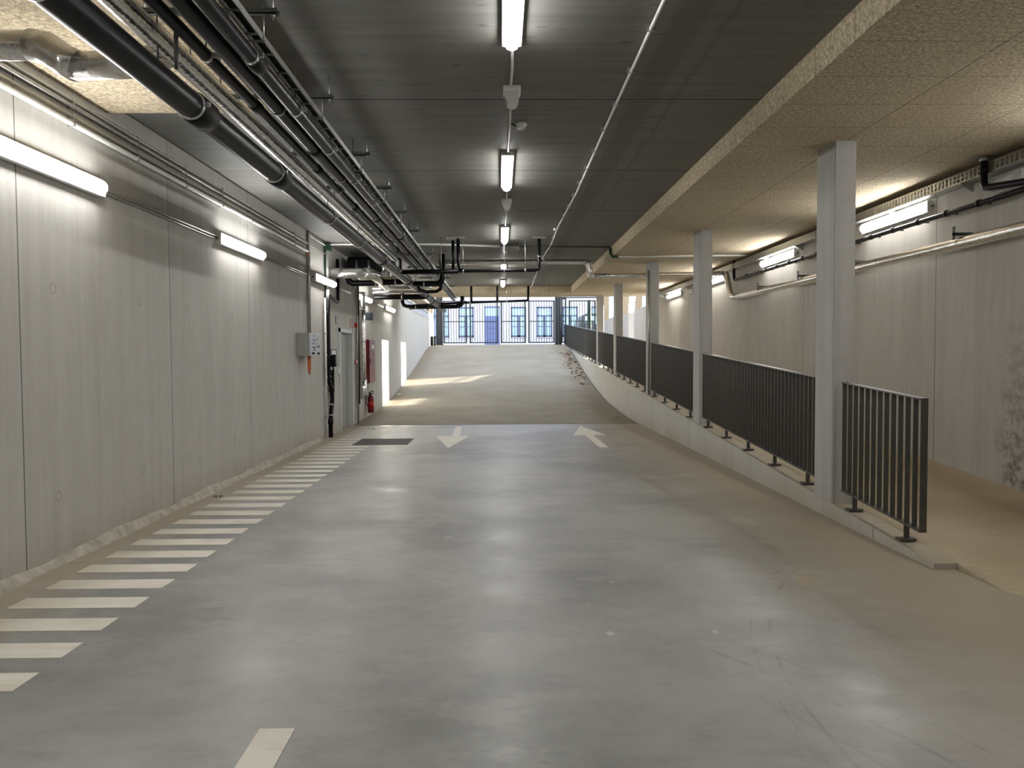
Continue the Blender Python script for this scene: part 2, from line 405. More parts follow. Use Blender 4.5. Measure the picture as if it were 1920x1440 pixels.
# wood-wool soffits
b = MB().box(2.2, XR, -8, 25.4, 3.45, H+.02); struct('ceiling', b, 'wool')
b = MB().box(XL, -1.62, -8, 6.546, 3.56, H+.02); struct('ceiling', b, 'wooll')
b = MB().box(XL, 2.2, 23.72, 25.4, 3.445, H+.25); b.box(XL-.25, XR+.25, 23.76, 25.4, H+.03, H+.4); struct('ceiling', b, 'woolb')
# mortar fillet at the foot of the left wall
b = MB()
for a in ylist(2., 13.9, .35)[:-1]:
    w0 = .055+.012*math.sin(a*3.1)+.007*math.sin(a*9); w1 = .055+.012*math.sin((a+.35)*3.1)+.007*math.sin((a+.35)*9)
    b.hexa([(XL, a, 0), (XL+w0, a, 0), (XL+w1, a+.351, 0), (XL, a+.351, 0), (XL, a, w0*1.2), (XL+.008, a, w0*1.1), (XL+.008, a+.351, w1*1.1), (XL, a+.351, w1*1.2)])
struct('baseboard_left', b, 'mortar')
# left: louvred strip above the open part of the wall and panel over it
L = thing('ventilation_louvre', (XL, 31.6, 3.23), 'white slatted louvre strip on top of the left wall beside the gate', 'louvre')
b = MB()
for i in range(5): b.box(XL-.12, XL-.02, 25.4, 37.6, 3.255+i*.052, 3.275+i*.052)
b.build('slat_panel', 'louvre', L)
b = MB(); b.box(XL-.14, XL+.02, 25.4, 37.7, 3.23, 3.245); b.box(XL-.14, XL+.03, 25.4, 37.7, 3.50, 3.54)
for i in range(7): b.box(XL-.13, XL-.01, 25.4+i*2.03, 25.44+i*2.03, 3.23, 3.5)
b.build('frame', 'white', L)
b = MB().box(XL-.25, XL, 25.4, 38.0, 3.54, 5.2); struct('trim_3', b, 'woolb')
# right: timber boards above the open part of the wall, with high windows
b = MB(); y = 25.5
segs = [(25.5, 26.2), (27.0, 28.15), (29.75, 33.3), (35.2, 38.4)]
for a, c in segs:
    n = max(1, round((c-a)/.28)); w = (c-a)/n
    for i in range(n): b.box(XR+.03, XR+.07, a+i*w+.006, a+(i+1)*w-.006, 3.14, 5.4)
    b.box(XR+.08, XR+.25, a, c, 3.14, 5.4)
b.box(XR+.03, XR+.25, 25.5, 38.4, 4.4, 5.4)
struct('trim_4', b, 'timber')
def hwin(name, a, c, z0, z1):
    o = MB().box(XR+.12, XR+.135, a+.05, c-.05, z0+.03, z1-.05).build(name, 'frost', None, kind='structure')
    b = MB(); b.box(XR+.05, XR+.2, a, a+.06, z0, z1); b.box(XR+.05, XR+.2, c-.06, c, z0, z1); b.box(XR+.05, XR+.2, a, c, z1-.06, z1); b.box(XR-.01, XR+.2, a, c, z0, z0+.035)
    b.build('window_frame', 'white', o)
hwin('window_1', 28.15, 29.75, 3.445, 4.4); hwin('window_2', 26.2, 27.0, 3.145, 4.4); hwin('window_3', 33.3, 35.2, 3.145, 4.4)
b = MB(); b.box(XR+.02, XR+.2, 28.15, 28.3, 3.14, 3.45); b.box(XR+.02, XR+.2, 29.6, 29.75, 3.14, 3.45); struct('trim_5', b, 'white')
# street beyond the gate and unseen ground added outside the right wall for bounce light
b = MB().box(-30, 40, 38.0, 60, 1.85, 2.03); struct('floor', b, 'street')
b = MB().box(XR+.3, 60, 18, 37.9, .9, 1.1); struct('floor', b, 'street')
b = MB().box(XL-.25, XR+.25, 37.9, 38.4, -.2, 2.0); struct('trim_6', b, 'street')

# door in the left wall
D = MB().box(XL-.13, XL-.09, 15.74, 16.96, 0, 2.03).build('door_1', 'door', None, kind='structure')
b = MB(); b.box(XL-.14, XL+.025, 15.64, 15.74, 0, 2.1); b.box(XL-.14, XL+.025, 16.96, 17.04, 0, 2.1); b.box(XL-.14, XL+.025, 15.64, 17.04, 2.02, 2.1)
b.build('door_frame', 'frame', D)
b = MB(); b.cyl((XL-.09, 16.86, 1.03), (XL-.03, 16.86, 1.03), .01); b.cyl((XL-.035, 16.86, 1.03), (XL-.035, 16.74, 1.03), .01); b.box(XL-.092, XL-.086, 16.84, 16.88, .93, 1.1); b.build('door_handle', 'steel', D)

# ------------------------------------------------------------------ columns
cnames = ['nearest, in the foreground beside the short end railing', 'second counted from the camera', 'middle one of the five, with a grey conduit running down it', 'fourth counted from the camera', 'farthest, next to the gate']
CY = [7.0, 11.9, 16.0, 20.85, 24.85]; CX = [3.045, 3.09, 3.11, 3.13, 3.155]
for i, (x, y) in enumerate(zip(CX, CY)):
    b = MB(); c = .012; w = .2; d = .4; z0 = kz(y)-.03
    b.prism([(x+c, y), (x+w-c, y), (x+w, y+c), (x+w, y+d-c), (x+w-c, y+d), (x+c, y+d), (x, y+d-c), (x, y+c)], 2, z0, 3.455)
    b.build('concrete_column', 'col', None, 'square grey concrete column on the kerb, '+cnames[i], 'column', 'columns along the side ramp')

# ------------------------------------------------------------------ railings on the kerb
def rail_seg(y0, y1, label):
    n = int(round((y1-y0)/.108)); st = (y1-y0)/n
    def X(y): return 3.125+(y-6)*.0025
    R = thing('railing', (X(y0), y0, kz(y0)), label, 'railing', 'bar railings on the kerb')
    def ztop(y): return .866+.0575*y
    def zbot(y): return -.13+.0575*y
    def bar(z, h, w):
        bb = MB(); bb.hexa([(X(y0)-w, y0-.004, z(y0)), (X(y0)+w, y0-.004, z(y0)), (X(y1)+w, y1+.004, z(y1)), (X(y1)-w, y1+.004, z(y1)),
                            (X(y0)-w, y0-.004, z(y0)+h), (X(y0)+w, y0-.004, z(y0)+h), (X(y1)+w, y1+.004, z(y1)+h), (X(y1)-w, y1+.004, z(y1)+h)]); return bb
    bar(lambda y: ztop(y)-.012, .012, .028).build('top_rail', 'rail', R)
    bar(zbot, .012, .028).build('bottom_rail', 'rail', R)
    h = ztop(y0)-zbot(y0)-.012
    pb = MB().box(X(y0)-.0195, X(y0)+.0195, y0-.004, y0+.004, zbot(y0)+.008, ztop(y0)-.01).build('baluster', 'rail', R)
    if y0 < 6: MB().box(X(y0)-.027, X(y0)+.027, y0-.012, y0-.0045, zbot(y0)-.001, ztop(y0)+.001).build('end_post', 'rail', R)
    far = MB()
    for i in range(1, n+1):
        y = y0+i*st
        if i < 100:
            c = pb.copy(); COL.objects.link(c); c.parent = R; c.location = (X(y)-X(y0), y-y0, .0575*(y-y0))
        else: far.box(X(y)-.022, X(y)+.022, y-.004, y+.004, zbot(y)+.008, ztop(y)-.01)
    if far.v: far.build('baluster', 'rail', R, kind='stuff')
    nf = max(2, int(round((y1-y0)/.93))); m = min(.26, (y1-y0)/6); pf = None
    for i in range(nf):
        y = y0+m+(y1-y0-2*m)*i/(nf-1)
        if pf is None:
            f0 = y; pf = MB().box(X(y)-.02, X(y)+.02, y-.006, y+.006, kz(y)+.005, zbot(y)+.004).build('foot', 'rail', R)
            pp = MB().box(X(y)-.065, X(y)+.06, y-.04, y+.04, kz(y)-.012, kz(y)+.006).build('base_plate', 'rail', pf)
        else:
            c = dup(pf, (X(y)-X(f0), y-f0, .0575*(y-f0)+.0014*(y-f0)), None, R)
rail_seg(5.62, 6.93, 'short dark grey bar railing with a free end, right of the nearest column')
rail_seg(7.5, 11.82, 'long dark grey bar railing between the nearest and the second column')
rail_seg(12.4, 15.92, 'dark grey bar railing between the second and the middle column')
rail_seg(16.48, 20.77, 'dark grey bar railing between the middle and the fourth column')
rail_seg(21.33, 24.77, 'narrow-looking dark grey bar railing between the fourth and the farthest column')
rail_seg(25.35, 38.3, 'dark grey bar railing from the farthest column up to the gate')

# ------------------------------------------------------------------ luminaires
def lamp(axis_x, y0, z, side, label, group, length=1.6):
    if side == 'l' and 13 < y0 < 14: axis_x += .05; length = 1.5
    """side: 'down' on the ceiling, 'l'/'r' on the left/right wall"""
    T = thing('tube_luminaire', (axis_x, y0, z), label, 'lamp', group)
    y1 = y0+length; hd = .044 if side == 'down' else .07
    def P(poly):   # poly: (across, out) with out = away from the mounting surface
        if side == 'down': return [(axis_x+a, z-o) for a, o in poly]
        sx = 1 if side == 'l' else -1
        return [(axis_x+sx*o, z+a) for a, o in poly]
    MB().prism(P([(-.05, 0), (.05, 0), (.064, .014), (.066, hd-.004), (.05, hd), (-.05, hd), (-.066, hd-.004), (-.064, .014)]), 1, y0, y1).build('housing', 'white', T)
    # half-round opal diffuser with rounded ends
    prof = [(-.046, hd), (-.045, hd+.022), (-.037, hd+.04), (-.02, hd+.05), (0, hd+.053), (.02, hd+.05), (.037, hd+.04), (.045, hd+.022), (.046, hd)]
    b = MB(); n = len(prof)
    rings = [(y0+.03, .0), (y0+.035, .5), (y0+.055, .85), (y0+.09, 1.), (y1-.09, 1.), (y1-.055, .85), (y1-.035, .5), (y1-.03, 0.)]
    for yy, sc in rings:
        q = P([(a*(sc*.55+.45), hd+(o-hd)*max(sc, .05)) for a, o in prof]); b.v += [(u, yy, w) for u, w in q]
    b.quad_faces([(i*n+j, i*n+j+1, (i+1)*n+j+1, (i+1)*n+j) for i in range(len(rings)-1) for j in range(n-1)], True)
    b.quad_faces([tuple(range(n)), tuple(range((len(rings)-1)*n, len(rings)*n))])
    b.build('diffuser', 'lens', T)
    b = MB()
    for yy in (y0, y1):
        c = P([(0, .022)])[0]; s = -1 if yy == y0 else 1
        b.cyl((c[0], yy, c[1]), (c[0], yy+s*.035, c[1]), .013, 10)
    b.build('cable_gland', 'dsteel', T); return T
Lt = 'glowing tube lamp on the left wall, '
for y0, lab in ((.5, 'outside the frame beside the camera'), (4.76, 'nearest, cut by the left edge'), (8.95, 'second visible one, between the wall conduits'),
                (13.3, 'third, left of the black offset pipe'), (17.6, 'just behind the foil-wrapped riser'), (21.75, 'farthest one, beside the hanging sign')):
    lamp(XL, y0, 2.89, 'l', Lt+lab, 'wall lamps on the left')
Lc = 'glowing tube lamp in the ceiling row, '
for y0, lab in ((-5.2, 'far behind the camera'), (-.8, 'above the camera'), (3.7, 'nearest, cut by the top edge of the photo'), (8.12, 'second, in mid ceiling'), (12.65, 'third, before the hanging black pipe'), (17.15, 'fourth, half hidden behind the black pipe'), (21.5, 'farthest, before the beam')):
    lamp(.09, y0, H, 'down', Lc+lab, 'lamps along the ceiling')
Lr = 'glowing tube lamp high on the right wall, '
for y0, lab in ((.6, 'outside the frame near the camera'), (4.6, 'just outside the right edge'), (8.73, 'largest, right of the nearest column'), (12.7, 'between the first and second column'), (16.72, 'behind the second column'), (20.7, 'farthest, right of the middle column')):
    lamp(XR, y0, 3.19, 'r', Lr+lab, 'wall lamps on the right')

# ceiling conduit with boxes and sensors
def em_box(x, y, label):
    T = thing('emergency_light', (x, y, H-.02), label, 'emergency light', 'emergency lights on the ceiling')
    MB().bbox(x-.07, x+.07, y-.06, y+.12, H-.045, H-.001, .01).build('base', 'white', T)
    b = MB(); pr = [(-.058, -.045), (-.055, -.10), (-.035, -.135), (0, -.145), (.035, -.135), (.055, -.10), (.058, -.045)]
    b.prism([(x+u, H+w) for u, w in pr], 1, y-.05, y+.11); b.build('cover', 'opal', T)
em_box(.105, 6.2, 'clear-covered unlit emergency light on the ceiling, nearest one'); em_box(.10, 10.6, 'clear-covered unlit emergency light between second and third ceiling lamp')
em_box(.10, 15.05, 'small unlit emergency light behind the third ceiling lamp'); em_box(.10, 19.6, 'small unlit emergency light behind the hanging black pipe')
for a, c, lab in ((5.36, 6.1, 'white conduit on the ceiling before the nearest emergency light'), (6.4, 8.05, 'white conduit between the nearest emergency light and the second lamp'), (9.78, 10.5, 'white conduit right behind the second ceiling lamp'), (10.76, 12.58, 'white conduit before the third ceiling lamp'), (15.2, 17.1, 'white conduit before the fourth ceiling lamp')):
    MB().tube([(.095, a, H-.02), (.1, (a+c)/2, H-.02), (.095, c, H-.02)], .011, 8).build('cable_conduit', 'white', None, lab, 'conduit', 'white conduits along the lamp row')
def sensor(x, y, z, label):
    T = thing('smoke_detector', (x, y, z), label, 'detector')
    MB().lathe([(.055, 0), (.058, -.02), (.045, -.032)], (x, y, z), 18).build('base', 'white', T)
    MB().lathe([(.042, -.032), (.036, -.05), (.018, -.058), (.006, -.06)], (x, y, z), 18).build('sensor_head', 'white', T)
sensor(.2, 7.15, H-.001, 'round white detector on the ceiling just right of the conduit before the second lamp')
sensor(.24, 14.95, H-.001, 'round white detector behind the third ceiling lamp')
MB().tube([(.11, 7.1, H-.02), (.15, 7.13, H-.03), (.2, 7.15, H-.012)], .009, 8).build('cable_sleeve', 'green', None, 'short green cable sleeve joining the ceiling conduit to the near detector', 'cable sleeve')
# ribbed transducer
T = thing('coiled_hose', (.28, 15.0, H-.09), 'coil of ribbed grey hose hung on the ceiling behind the third lamp', 'hose')
b = MB()
for i in range(9): b.tube([(.12+.03*i+.004*j*0, 14.9+.07*math.cos(j*PI/6), H-.06+.055*math.sin(j*PI/6)) for j in range(13)], .011, 6, caps=False)
b.build('coil', 'zinc', T)
# long white conduit right of the lamp row
R_ = thing('white_conduit_run', (.97, 12, H-.02), 'long white conduit crossing the ceiling lengthwise right of the lamp row', 'conduit')
MB().tube([(.985, -3, H-.03), (.985, 6.5, H-.03), (1.0, 10., H-.03), (.96, 12.7, H-.03), (.98, 14.6, H-.03), (.93, 16.5, H-.03), (.95, 20.5, H-.03), (.97, 23.5, H-.03)], .012, 8).build('tube', 'white', R_)
for i in range(17):
    y = 4.3+i*.72+.02*i
    MB().box(.955, 1.015, y-.006, y+.006, H-.045, H).build('saddle', 'steel', R_)
for y in (13.0, 20.7):
    T = thing('junction_box', (.95, y, H-.05), 'round white junction box on the ceiling conduit, '+('nearer one' if y < 15 else 'farther one'), 'junction box', 'boxes on the ceiling conduit')
    MB().lathe([(.045, 0), (.045, -.03), (.03, -.045)], (.95, y, H), 16).build('body', 'white', T)

# ------------------------------------------------------------------ pipes under the ceiling, left
def ringy(x, y, z, r, w): return MB().cyl((x, y-w/2, z), (x, y+w/2, z), r, 24)
def hangpipe(x, z, r, y0, y1, mat, label, name, coup=(), cl=(), rods=(), n=24):
    T = thing(name, (x, y0, z), label, 'pipe')
    MB().tube([(x, y0+(y1-y0)*i/12, z) for i in range(13)], r, n).build('pipe_run', mat, T)
    for y in coup:
        c = MB(); w = .11 if r < .07 else .2
        c.tube([(x, y-w/2-.012, z), (x, y-w/2, z), (x, y+w/2, z), (x, y+w/2+.012, z)], [r+.001, r*1.17, r*1.17, r+.001], n); c.build('coupling', 'rubber' if mat == 'black' else mat, T)
    for y in cl:
        c = MB(); c.cyl((x, y-.014, z), (x, y+.014, z), r*1.09, n); c.box(x+r, x+r*1.09+.03, y-.012, y+.012, z-.012, z+.012); c.build('clamp', 'steel', T)
    for y in rods:
        MB().cyl((x, y, z+r*.9), (x, y, H-.01), .005, 8).build('hanger_rod', 'dsteel', T)
    return T
hangpipe(-1.82, 3.01, .08, -3, 25.2, 'black', 'thickest black drain pipe running under the ceiling towards the gate', 'drain_pipe',
         coup=[4.76, 6.42, 11.9, 15.2, 17.0, 18.8, 20.6, 22.4], cl=[3.1, 4.62, 6.28, 8.25, 10.0, 11.75, 13.5, 15.0, 16.8, 18.6, 20.4, 22.2, 24.0], rods=[3.1, 4.2, 8.25, 10.0, 11.75, 13.5, 16.8, 20.4, 24.])
hangpipe(-1.845, 3.245, .062, -3, 13.6, 'foil', 'long foil-wrapped pipe hanging right above the thickest black pipe', 'insulated_pipe', rods=[2.0, 5.2, 8.7, 12.])
hangpipe(-1.675, 3.25, .035, -3, 15.5, 'black', 'thin black pipe with swollen joints beside the foil-wrapped pipe', 'water_pipe', coup=[3.6, 5.4, 7.2, 9.0, 10.8, 12.6], cl=[4.5, 8.1, 11.7], rods=[4.5, 8.1, 11.7])
hangpipe(-1.555, 3.27, .051, -3, 16.5, 'black', 'middle black pipe in shade between the thin pipe and the one by the cable tray', 'drain_pipe', coup=[6.6, 9.8, 13.0], cl=[5.5, 7.6, 9.7, 11.8], rods=[5.5, 9.7])
hangpipe(-1.425, 3.25, .045, -3, 24.0, 'black', 'black pipe with many bright clamps directly below the cable tray', 'drain_pipe', coup=[4.62, 11.2, 17.5], cl=[4.5, 5.47, 6.5, 7.6, 8.7, 9.8, 11.0, 12.2, 13.4, 14.6, 15.8, 17., 18.2, 19.4, 20.6, 21.8, 23.], rods=[5.47, 7.6, 9.8, 12.2])
hangpipe(-1.96, 3.36, .018, -3, 13.4, 'zinc', 'thin steel tube between the thickest black pipe and the left ceiling', 'steel_tube', rods=[5., 9.])
# green threaded hanger near the camera
MB().box(-1.73, -1.712, 4.19, 4.205, 3.06, H-.01).build('hanger_strip', 'dsteel', None, 'green-grey vertical hanger strip beside the foil elbow near the top edge', 'hanger')
# cable tray with its trapeze hangers
T = thing('cable_tray', (-1.385, -3, 3.34), 'narrow steel cable tray beside the black pipes along the ceiling', 'cable tray')
b = MB(); b.box(-1.43, -1.425, -3, 24.5, 3.335, 3.375); b.box(-1.355, -1.35, -3, 24.5, 3.335, 3.375); b.build('side_rail', 'steel', T)
b = MB()
for i in range(90): b.box(-1.43, -1.35, -2.8+i*.3, -2.775+i*.3, 3.333, 3.341)
b.build('rung', 'steel', T, kind='stuff')
b = MB(); b.tube([(-1.40, -3, 3.35), (-1.4, 8, 3.352), (-1.4, 24.5, 3.35)], .009, 8); b.tube([(-1.378, -3, 3.35), (-1.38, 8, 3.352), (-1.378, 24.5, 3.35)], .008, 8); b.build('cable', 'rubber', T)
tl = ['nearest one at the top edge', 'second from the camera', 'third from the camera', 'fourth from the camera', 'fifth from the camera', 'sixth from the camera', 'seventh from the camera', 'eighth from the camera', 'ninth from the camera', 'farthest, before the beam']
for i, y in enumerate([4.5, 5.95, 7.6, 9.1, 10.6, 12.2, 14.9, 17.2, 19.5, 21.8]):
    T = thing('trapeze_hanger', (-1.7, y, 3.49), 'dark strut bracket with threaded rods above the cable tray, '+tl[i], 'bracket', 'trapeze brackets over the cable tray')
    b = MB(); b.box(-2.05, -1.26, y-.02, y+.02, 3.478, 3.484); b.box(-2.05, -1.26, y-.02, y-.016, 3.478, 3.51); b.box(-2.05, -1.26, y+.016, y+.02, 3.478, 3.51); b.build('strut', 'dsteel', T)
    for x in (-1.29, -2.02):
        b = MB(); b.cyl((x, y, 3.45), (x, y, H), .005, 8); b.cyl((x, y, 3.466), (x, y, 3.478), .012, 6); b.build('ceiling_rod', 'steel', T)
    b = MB(); b.cyl((-1.345, y, 3.32), (-1.345, y, 3.53), .005, 8); b.build('tray_rod', 'steel', T)
    b = MB(); b.box(-1.44, -1.335, y-.012, y+.012, 3.326, 3.333); b.build('tray_shelf', 'steel', T)
# foil branch at top left
T = thing('insulated_branch_pipe', (-2.6, 4.45, 3.2), 'fat crumpled foil-wrapped branch pipe at the top left, bending behind the thick black pipe', 'pipe')
MB().tube([(-3.26, 4.45, 3.285), (-2.9, 4.45, 3.285), (-2.62, 4.45, 3.285)], .082, 22).build('pipe_run', 'foil', T)
MB().tube([(-2.64, 4.45, 3.287), (-2.55, 4.45, 3.27), (-2.45, 4.45, 3.20), (-2.38, 4.45, 3.17)], .09, 22).build('elbow', 'foil', T)
MB().tube([(-2.4, 4.45, 3.17), (-2.1, 4.45, 3.18), (-1.86, 4.45, 3.235)], [.078, .078, .07], 22).build('pipe_run', 'foil', T)
# wall conduits on the left
def wallrun(z, r, y0, y1, mat, label, cl):
    T = thing('wall_conduit', (XL+.03, y0, z), label, 'conduit', 'conduits along the top of the left wall')
    MB().tube([(XL+.03, y0+(y1-y0)*i/8, z+.004*math.sin(i*2.)) for i in range(9)], r, 12).build('tube', mat, T)
    b0 = None
    for y in cl:
        if b0 is None: b0 = MB().box(XL, XL+.036+r, y-.008, y+.008, z-r-.004, z+r+.004).build('saddle', 'steel', T); yb = y
        else: c = b0.copy(); COL.objects.link(c); c.parent = T; c.location = (0, y-yb, 0)
cls = [4.9+i*1.05 for i in range(8)]
wallrun(3.475, .017, -3, 12.9, 'zinc', 'topmost steel conduit along the left wall', cls)
wallrun(3.43, .017, -3, 14.4, 'zinc', 'second steel conduit from the top along the left wall', cls)
wallrun(3.355, .014, -3, 12.9, 'yellow', 'yellowish third conduit along the left wall', cls)
wallrun(3.298, .021, -3, 13.1, 'white', 'thick pale lowest conduit of the upper bundle on the left wall', cls)
wallrun(3.585, .012, 13.2, 14.4, 'white', 'short white conduit close under the ceiling left of the green sleeves', [13.6])
for a, c, lab in ((2.5, 4.72, 'before the nearest wall lamp'), (6.4, 8.9, 'between nearest and second wall lamp'), (10.6, 13.05, 'between second and third wall lamp'), (14.85, 16.9, 'between third lamp and fire signs'), (19.25, 21.7, 'between fourth and fifth wall lamp')):
    T = thing('lamp_conduit', (XL+.02, a, 2.9), 'pair of thin steel conduits on the left wall '+lab, 'conduit', 'conduits between the left wall lamps')
    MB().tube([(XL+.018, a, 2.91), (XL+.018, c, 2.91)], .010, 8).build('tube', 'zinc', T); MB().tube([(XL+.018, a, 2.878), (XL+.018, c, 2.878)], .008, 8).build('tube', 'zinc', T)
# vertical conduits to the control box
def vrun(pts, r, mat, label, name='vertical_conduit', n=12, sad=(), cat='conduit', saddle_mat='steel'):
    T = thing(name, pts[-1], label, cat)
    MB().tube(pts, r, n).build('tube', mat, T)
    for (x, y, z) in sad:
        c = MB(); c.cyl((x, y, z-.012), (x, y, z+.012), r+.005, n); c.box(XL, x, y-.008, y+.008, z-.01, z+.01); c.build('clamp', saddle_mat, T)
vrun([(XL+.03, 13.12, H-.01), (XL+.03, 13.12, 1.9)], .022, 'zinc', 'left one of the two steel conduits dropping to the grey control box', sad=[(XL+.03, 13.12, 2.5), (XL+.03, 13.12, 3.1)])
vrun([(XL+.03, 13.2, 3.3), (XL+.03, 13.2, 1.9)], .015, 'zinc', 'right one of the two steel conduits dropping to the grey control box')
vrun([(XL+.03, 13.0, 3.3), (XL+.03, 13.12, 3.2), (XL+.035, 13.14, 2.75)], .012, 'orange', 'short orange cable tail on the conduit above the control box', 'cable_tail', cat='cable')
for i, (y, m) in enumerate(((14.42, 'green'), (14.52, 'white'), (14.6, 'white'))):
    vrun([(XL+.025, y, H-.06), (XL+.025, y, 2.62)], .018, m, ['green conduit dropping from the ceiling corner left of the big duct', 'white conduit right beside the green ceiling-corner conduit', 'second white conduit beside the green ceiling-corner conduit'][i])
b = MB(); b.box(XL+.005, XL+.11, 14.4, 14.62, 3.5, 3.63); b.build('cable_sleeve_bundle', 'green', None, 'bundle of green cable sleeves in the ceiling corner above the foil duct', 'cable sleeve')
# control box
T = thing('control_box', (XL, 12.4, 1.53), 'grey electrical control box on the left wall with labelled lid and orange cables', 'control box')
MB().bbox(XL, XL+.2, 12.38, 12.95, 1.53, 1.905, .008).build('body', 'box', T)
lid = MB().bbox(XL+.203, XL+.232, 12.385, 12.95, 1.535, 1.9, .006).build('lid', 'boxlid', T)
b = MB()
xx = XL+.234
for (y, z) in ((12.62, 1.86), (12.62, 1.80), (12.82, 1.80), (12.5, 1.68), (12.57, 1.67), (12.64, 1.68), (12.71, 1.67)): b.box(xx-.003, xx+.006, y-.015, y+.015, z-.008, z+.008)
for (a, c) in (((12.55, 1.80), (12.6, 1.76)), ((12.6, 1.76), (12.66, 1.76)), ((12.66, 1.76), (12.72, 1.80)), ((12.55, 1.61), (12.62, 1.66)), ((12.62, 1.66), (12.72, 1.61)), ((12.45, 1.73), (12.85, 1.73))):
    b.tube([(xx, a[0], a[1]), (xx, c[0], c[1])], .004, 4)
b.build('wiring_diagram', 'ink', lid)
b = MB(); b.cyl((xx-.01, 12.50, 1.575), (xx+.03, 12.50, 1.575), .018); b.cyl((xx-.01, 12.86, 1.575), (xx+.03, 12.86, 1.575), .018); b.cyl((xx-.01, 12.88, 1.69), (xx+.02, 12.88, 1.69), .014); b.build('knob', 'black', lid)
for k in range(3):
    y = 12.6+k*.05; MB().tube([(XL+.13, y, 1.54), (XL+.13, y+.005, 1.36), (XL+.13, y+.04, 1.27-.02*k), (XL+.13, y+.08, 1.36), (XL+.13, y+.09, 1.54)], .007, 8).build('cable_loop', 'orange', T)
# black drain riser left of the door
BX = XL+.07
T = thing('drain_riser', (BX, 14.4, 0), 'black vertical drain pipe on the left wall, kinked near the floor', 'pipe')
MB().tube([(BX, 14.38, 2.6), (BX, 14.38, 2.2), (BX, 14.37, 1.5), (BX, 14.36, 1.08), (BX+.0, 14.62, .92), (BX, 14.66, .7), (BX, 14.55, .5), (BX, 14.5, .3), (BX, 14.5, 0)], .042, 18).build('riser', 'black', T)
MB().tube([(BX, 14.72, 1.27), (BX, 14.72, 1.0), (BX, 14.66, .72)], .036, 16).build('riser', 'black', T)
MB().tube([(BX, 14.38, 2.6), (BX, 14.38, 2.76)], .03, 14).build('vent_stub', 'white', T)
for z in (2.35, 1.95, 1.55, 1.15, .62, .42, .12): 
    c = MB(); c.cyl((BX, 14.4 if z > 1 else 14.52, z-.012), (BX, 14.4 if z > 1 else 14.52, z+.012), .05, 18); c.box(XL, BX, 14.3, 14.32, z-.008, z+.008); c.build('clamp', 'steel', T)
for z in (.3, .9): MB().cyl((BX, 14.5+(.13 if z > .5 else 0), z-.05), (BX, 14.5+(.13 if z > .5 else 0), z+.05), .052, 18).build('coupling', 'rubber', T)
vrun([(XL+.045, 14.27, 2.6), (XL+.045, 14.27, 0)], .02, 'white', 'thin white pipe right behind the black drain riser', 'slim_pipe', cat='pipe', sad=[(XL+.045, 14.27, 1.95), (XL+.045, 14.27, 1.3), (XL+.045, 14.27, .4)])
vrun([(XL+.06, 15.35, 3.45), (XL+.06, 15.35, 2.64), (XL+.06, 15.3, 2.6), (XL+.06, 14.55, 2.68), (XL+.06, 14.45, 2.6)], .032, 'black', 'black offset pipe dropping beside the third wall lamp', 'offset_pipe', cat='pipe')
# meter box with cables
T = thing('meter_housing', (XL+.14, 14.5, 1.32), 'black pump housing with grey lid on the drain riser', 'meter')
MB().bbox(XL+.02, XL+.2, 14.42, 14.62, 1.33, 1.56, .01).build('body', 'black', T)
MB().bbox(XL+.2, XL+.235, 14.4, 14.66, 1.335, 1.56, .006).build('lid', 'box', T)
for k in range(2): MB().tube([(XL+.12, 14.5+.07*k, 1.34), (XL+.12, 14.52+.07*k, 1.27), (XL+.09, 14.58+.05*k, 1.22)], .008, 8).build('lead', 'black', T)
# notices
T = thing('framed_notice', (XL, 15.1, 1.36), 'framed white notice sheet on the left wall before the door', 'notice')
b = MB(); b.box(XL, XL+.012, 14.9, 15.4, 1.36, 1.38); b.box(XL, XL+.012, 14.9, 15.4, 1.645, 1.665); b.box(XL, XL+.012, 14.9, 14.93, 1.36, 1.665); b.box(XL, XL+.012, 15.37, 15.4, 1.36, 1.665); b.build('frame', 'dsteel', T)
MB().box(XL, XL+.006, 14.93, 15.37, 1.38, 1.645).build('sheet', 'paper', T)
T = thing('pictogram_sign', (XL, 15.45, 2.18), 'small slate sign with white pictogram left above the door', 'sign')
MB().box(XL, XL+.006, 15.34, 15.57, 2.18, 2.33).build('plate', 'sign', T)
b = MB(); b.lathe([(.001, -.018), (.02, -.01), (.022, .01), (.001, .02)], (XL+.008, 15.46, 2.30), 10); b.box(XL+.006, XL+.009, 15.43, 15.49, 2.23, 2.275); b.box(XL+.006, XL+.009, 15.46, 15.53, 2.2, 2.235); b.build('pictogram', 'white', T)
MB().bbox(XL, XL+.03, 15.5, 15.6, 1.18, 1.27, .005).build('light_switch', 'white', None, 'small white switch at the left edge of the door frame', 'switch')
# red alarm gear
T = thing('alarm_sign_frame', (XL, 16.95, 2.17), 'thin red square outline sign above the right side of the door', 'sign')
b = MB(); b.box(XL, XL+.01, 16.9, 17.2, 2.17, 2.18); b.box(XL, XL+.01, 16.9, 17.2, 2.33, 2.34); b.box(XL, XL+.01, 16.9, 16.92, 2.17, 2.34); b.box(XL, XL+.01, 17.18, 17.2, 2.17, 2.34); b.build('outline', 'redb', T)
T = thing('alarm_siren', (XL+.03, 17.3, 2.17), 'round red alarm siren right above the door', 'alarm')
b = MB(); b.tube([(XL, 17.3, 2.22), (XL+.05, 17.3, 2.22), (XL+.09, 17.3, 2.22)], [.055, .055, .035], 16); b.build('horn', 'redb', T); MB().box(XL, XL+.02, 17.23, 17.37, 2.15, 2.29).build('base', 'red', T)
T = thing('fire_call_point', (XL, 17.3, 1.35), 'small red fire call point on the wall right of the door', 'call point')
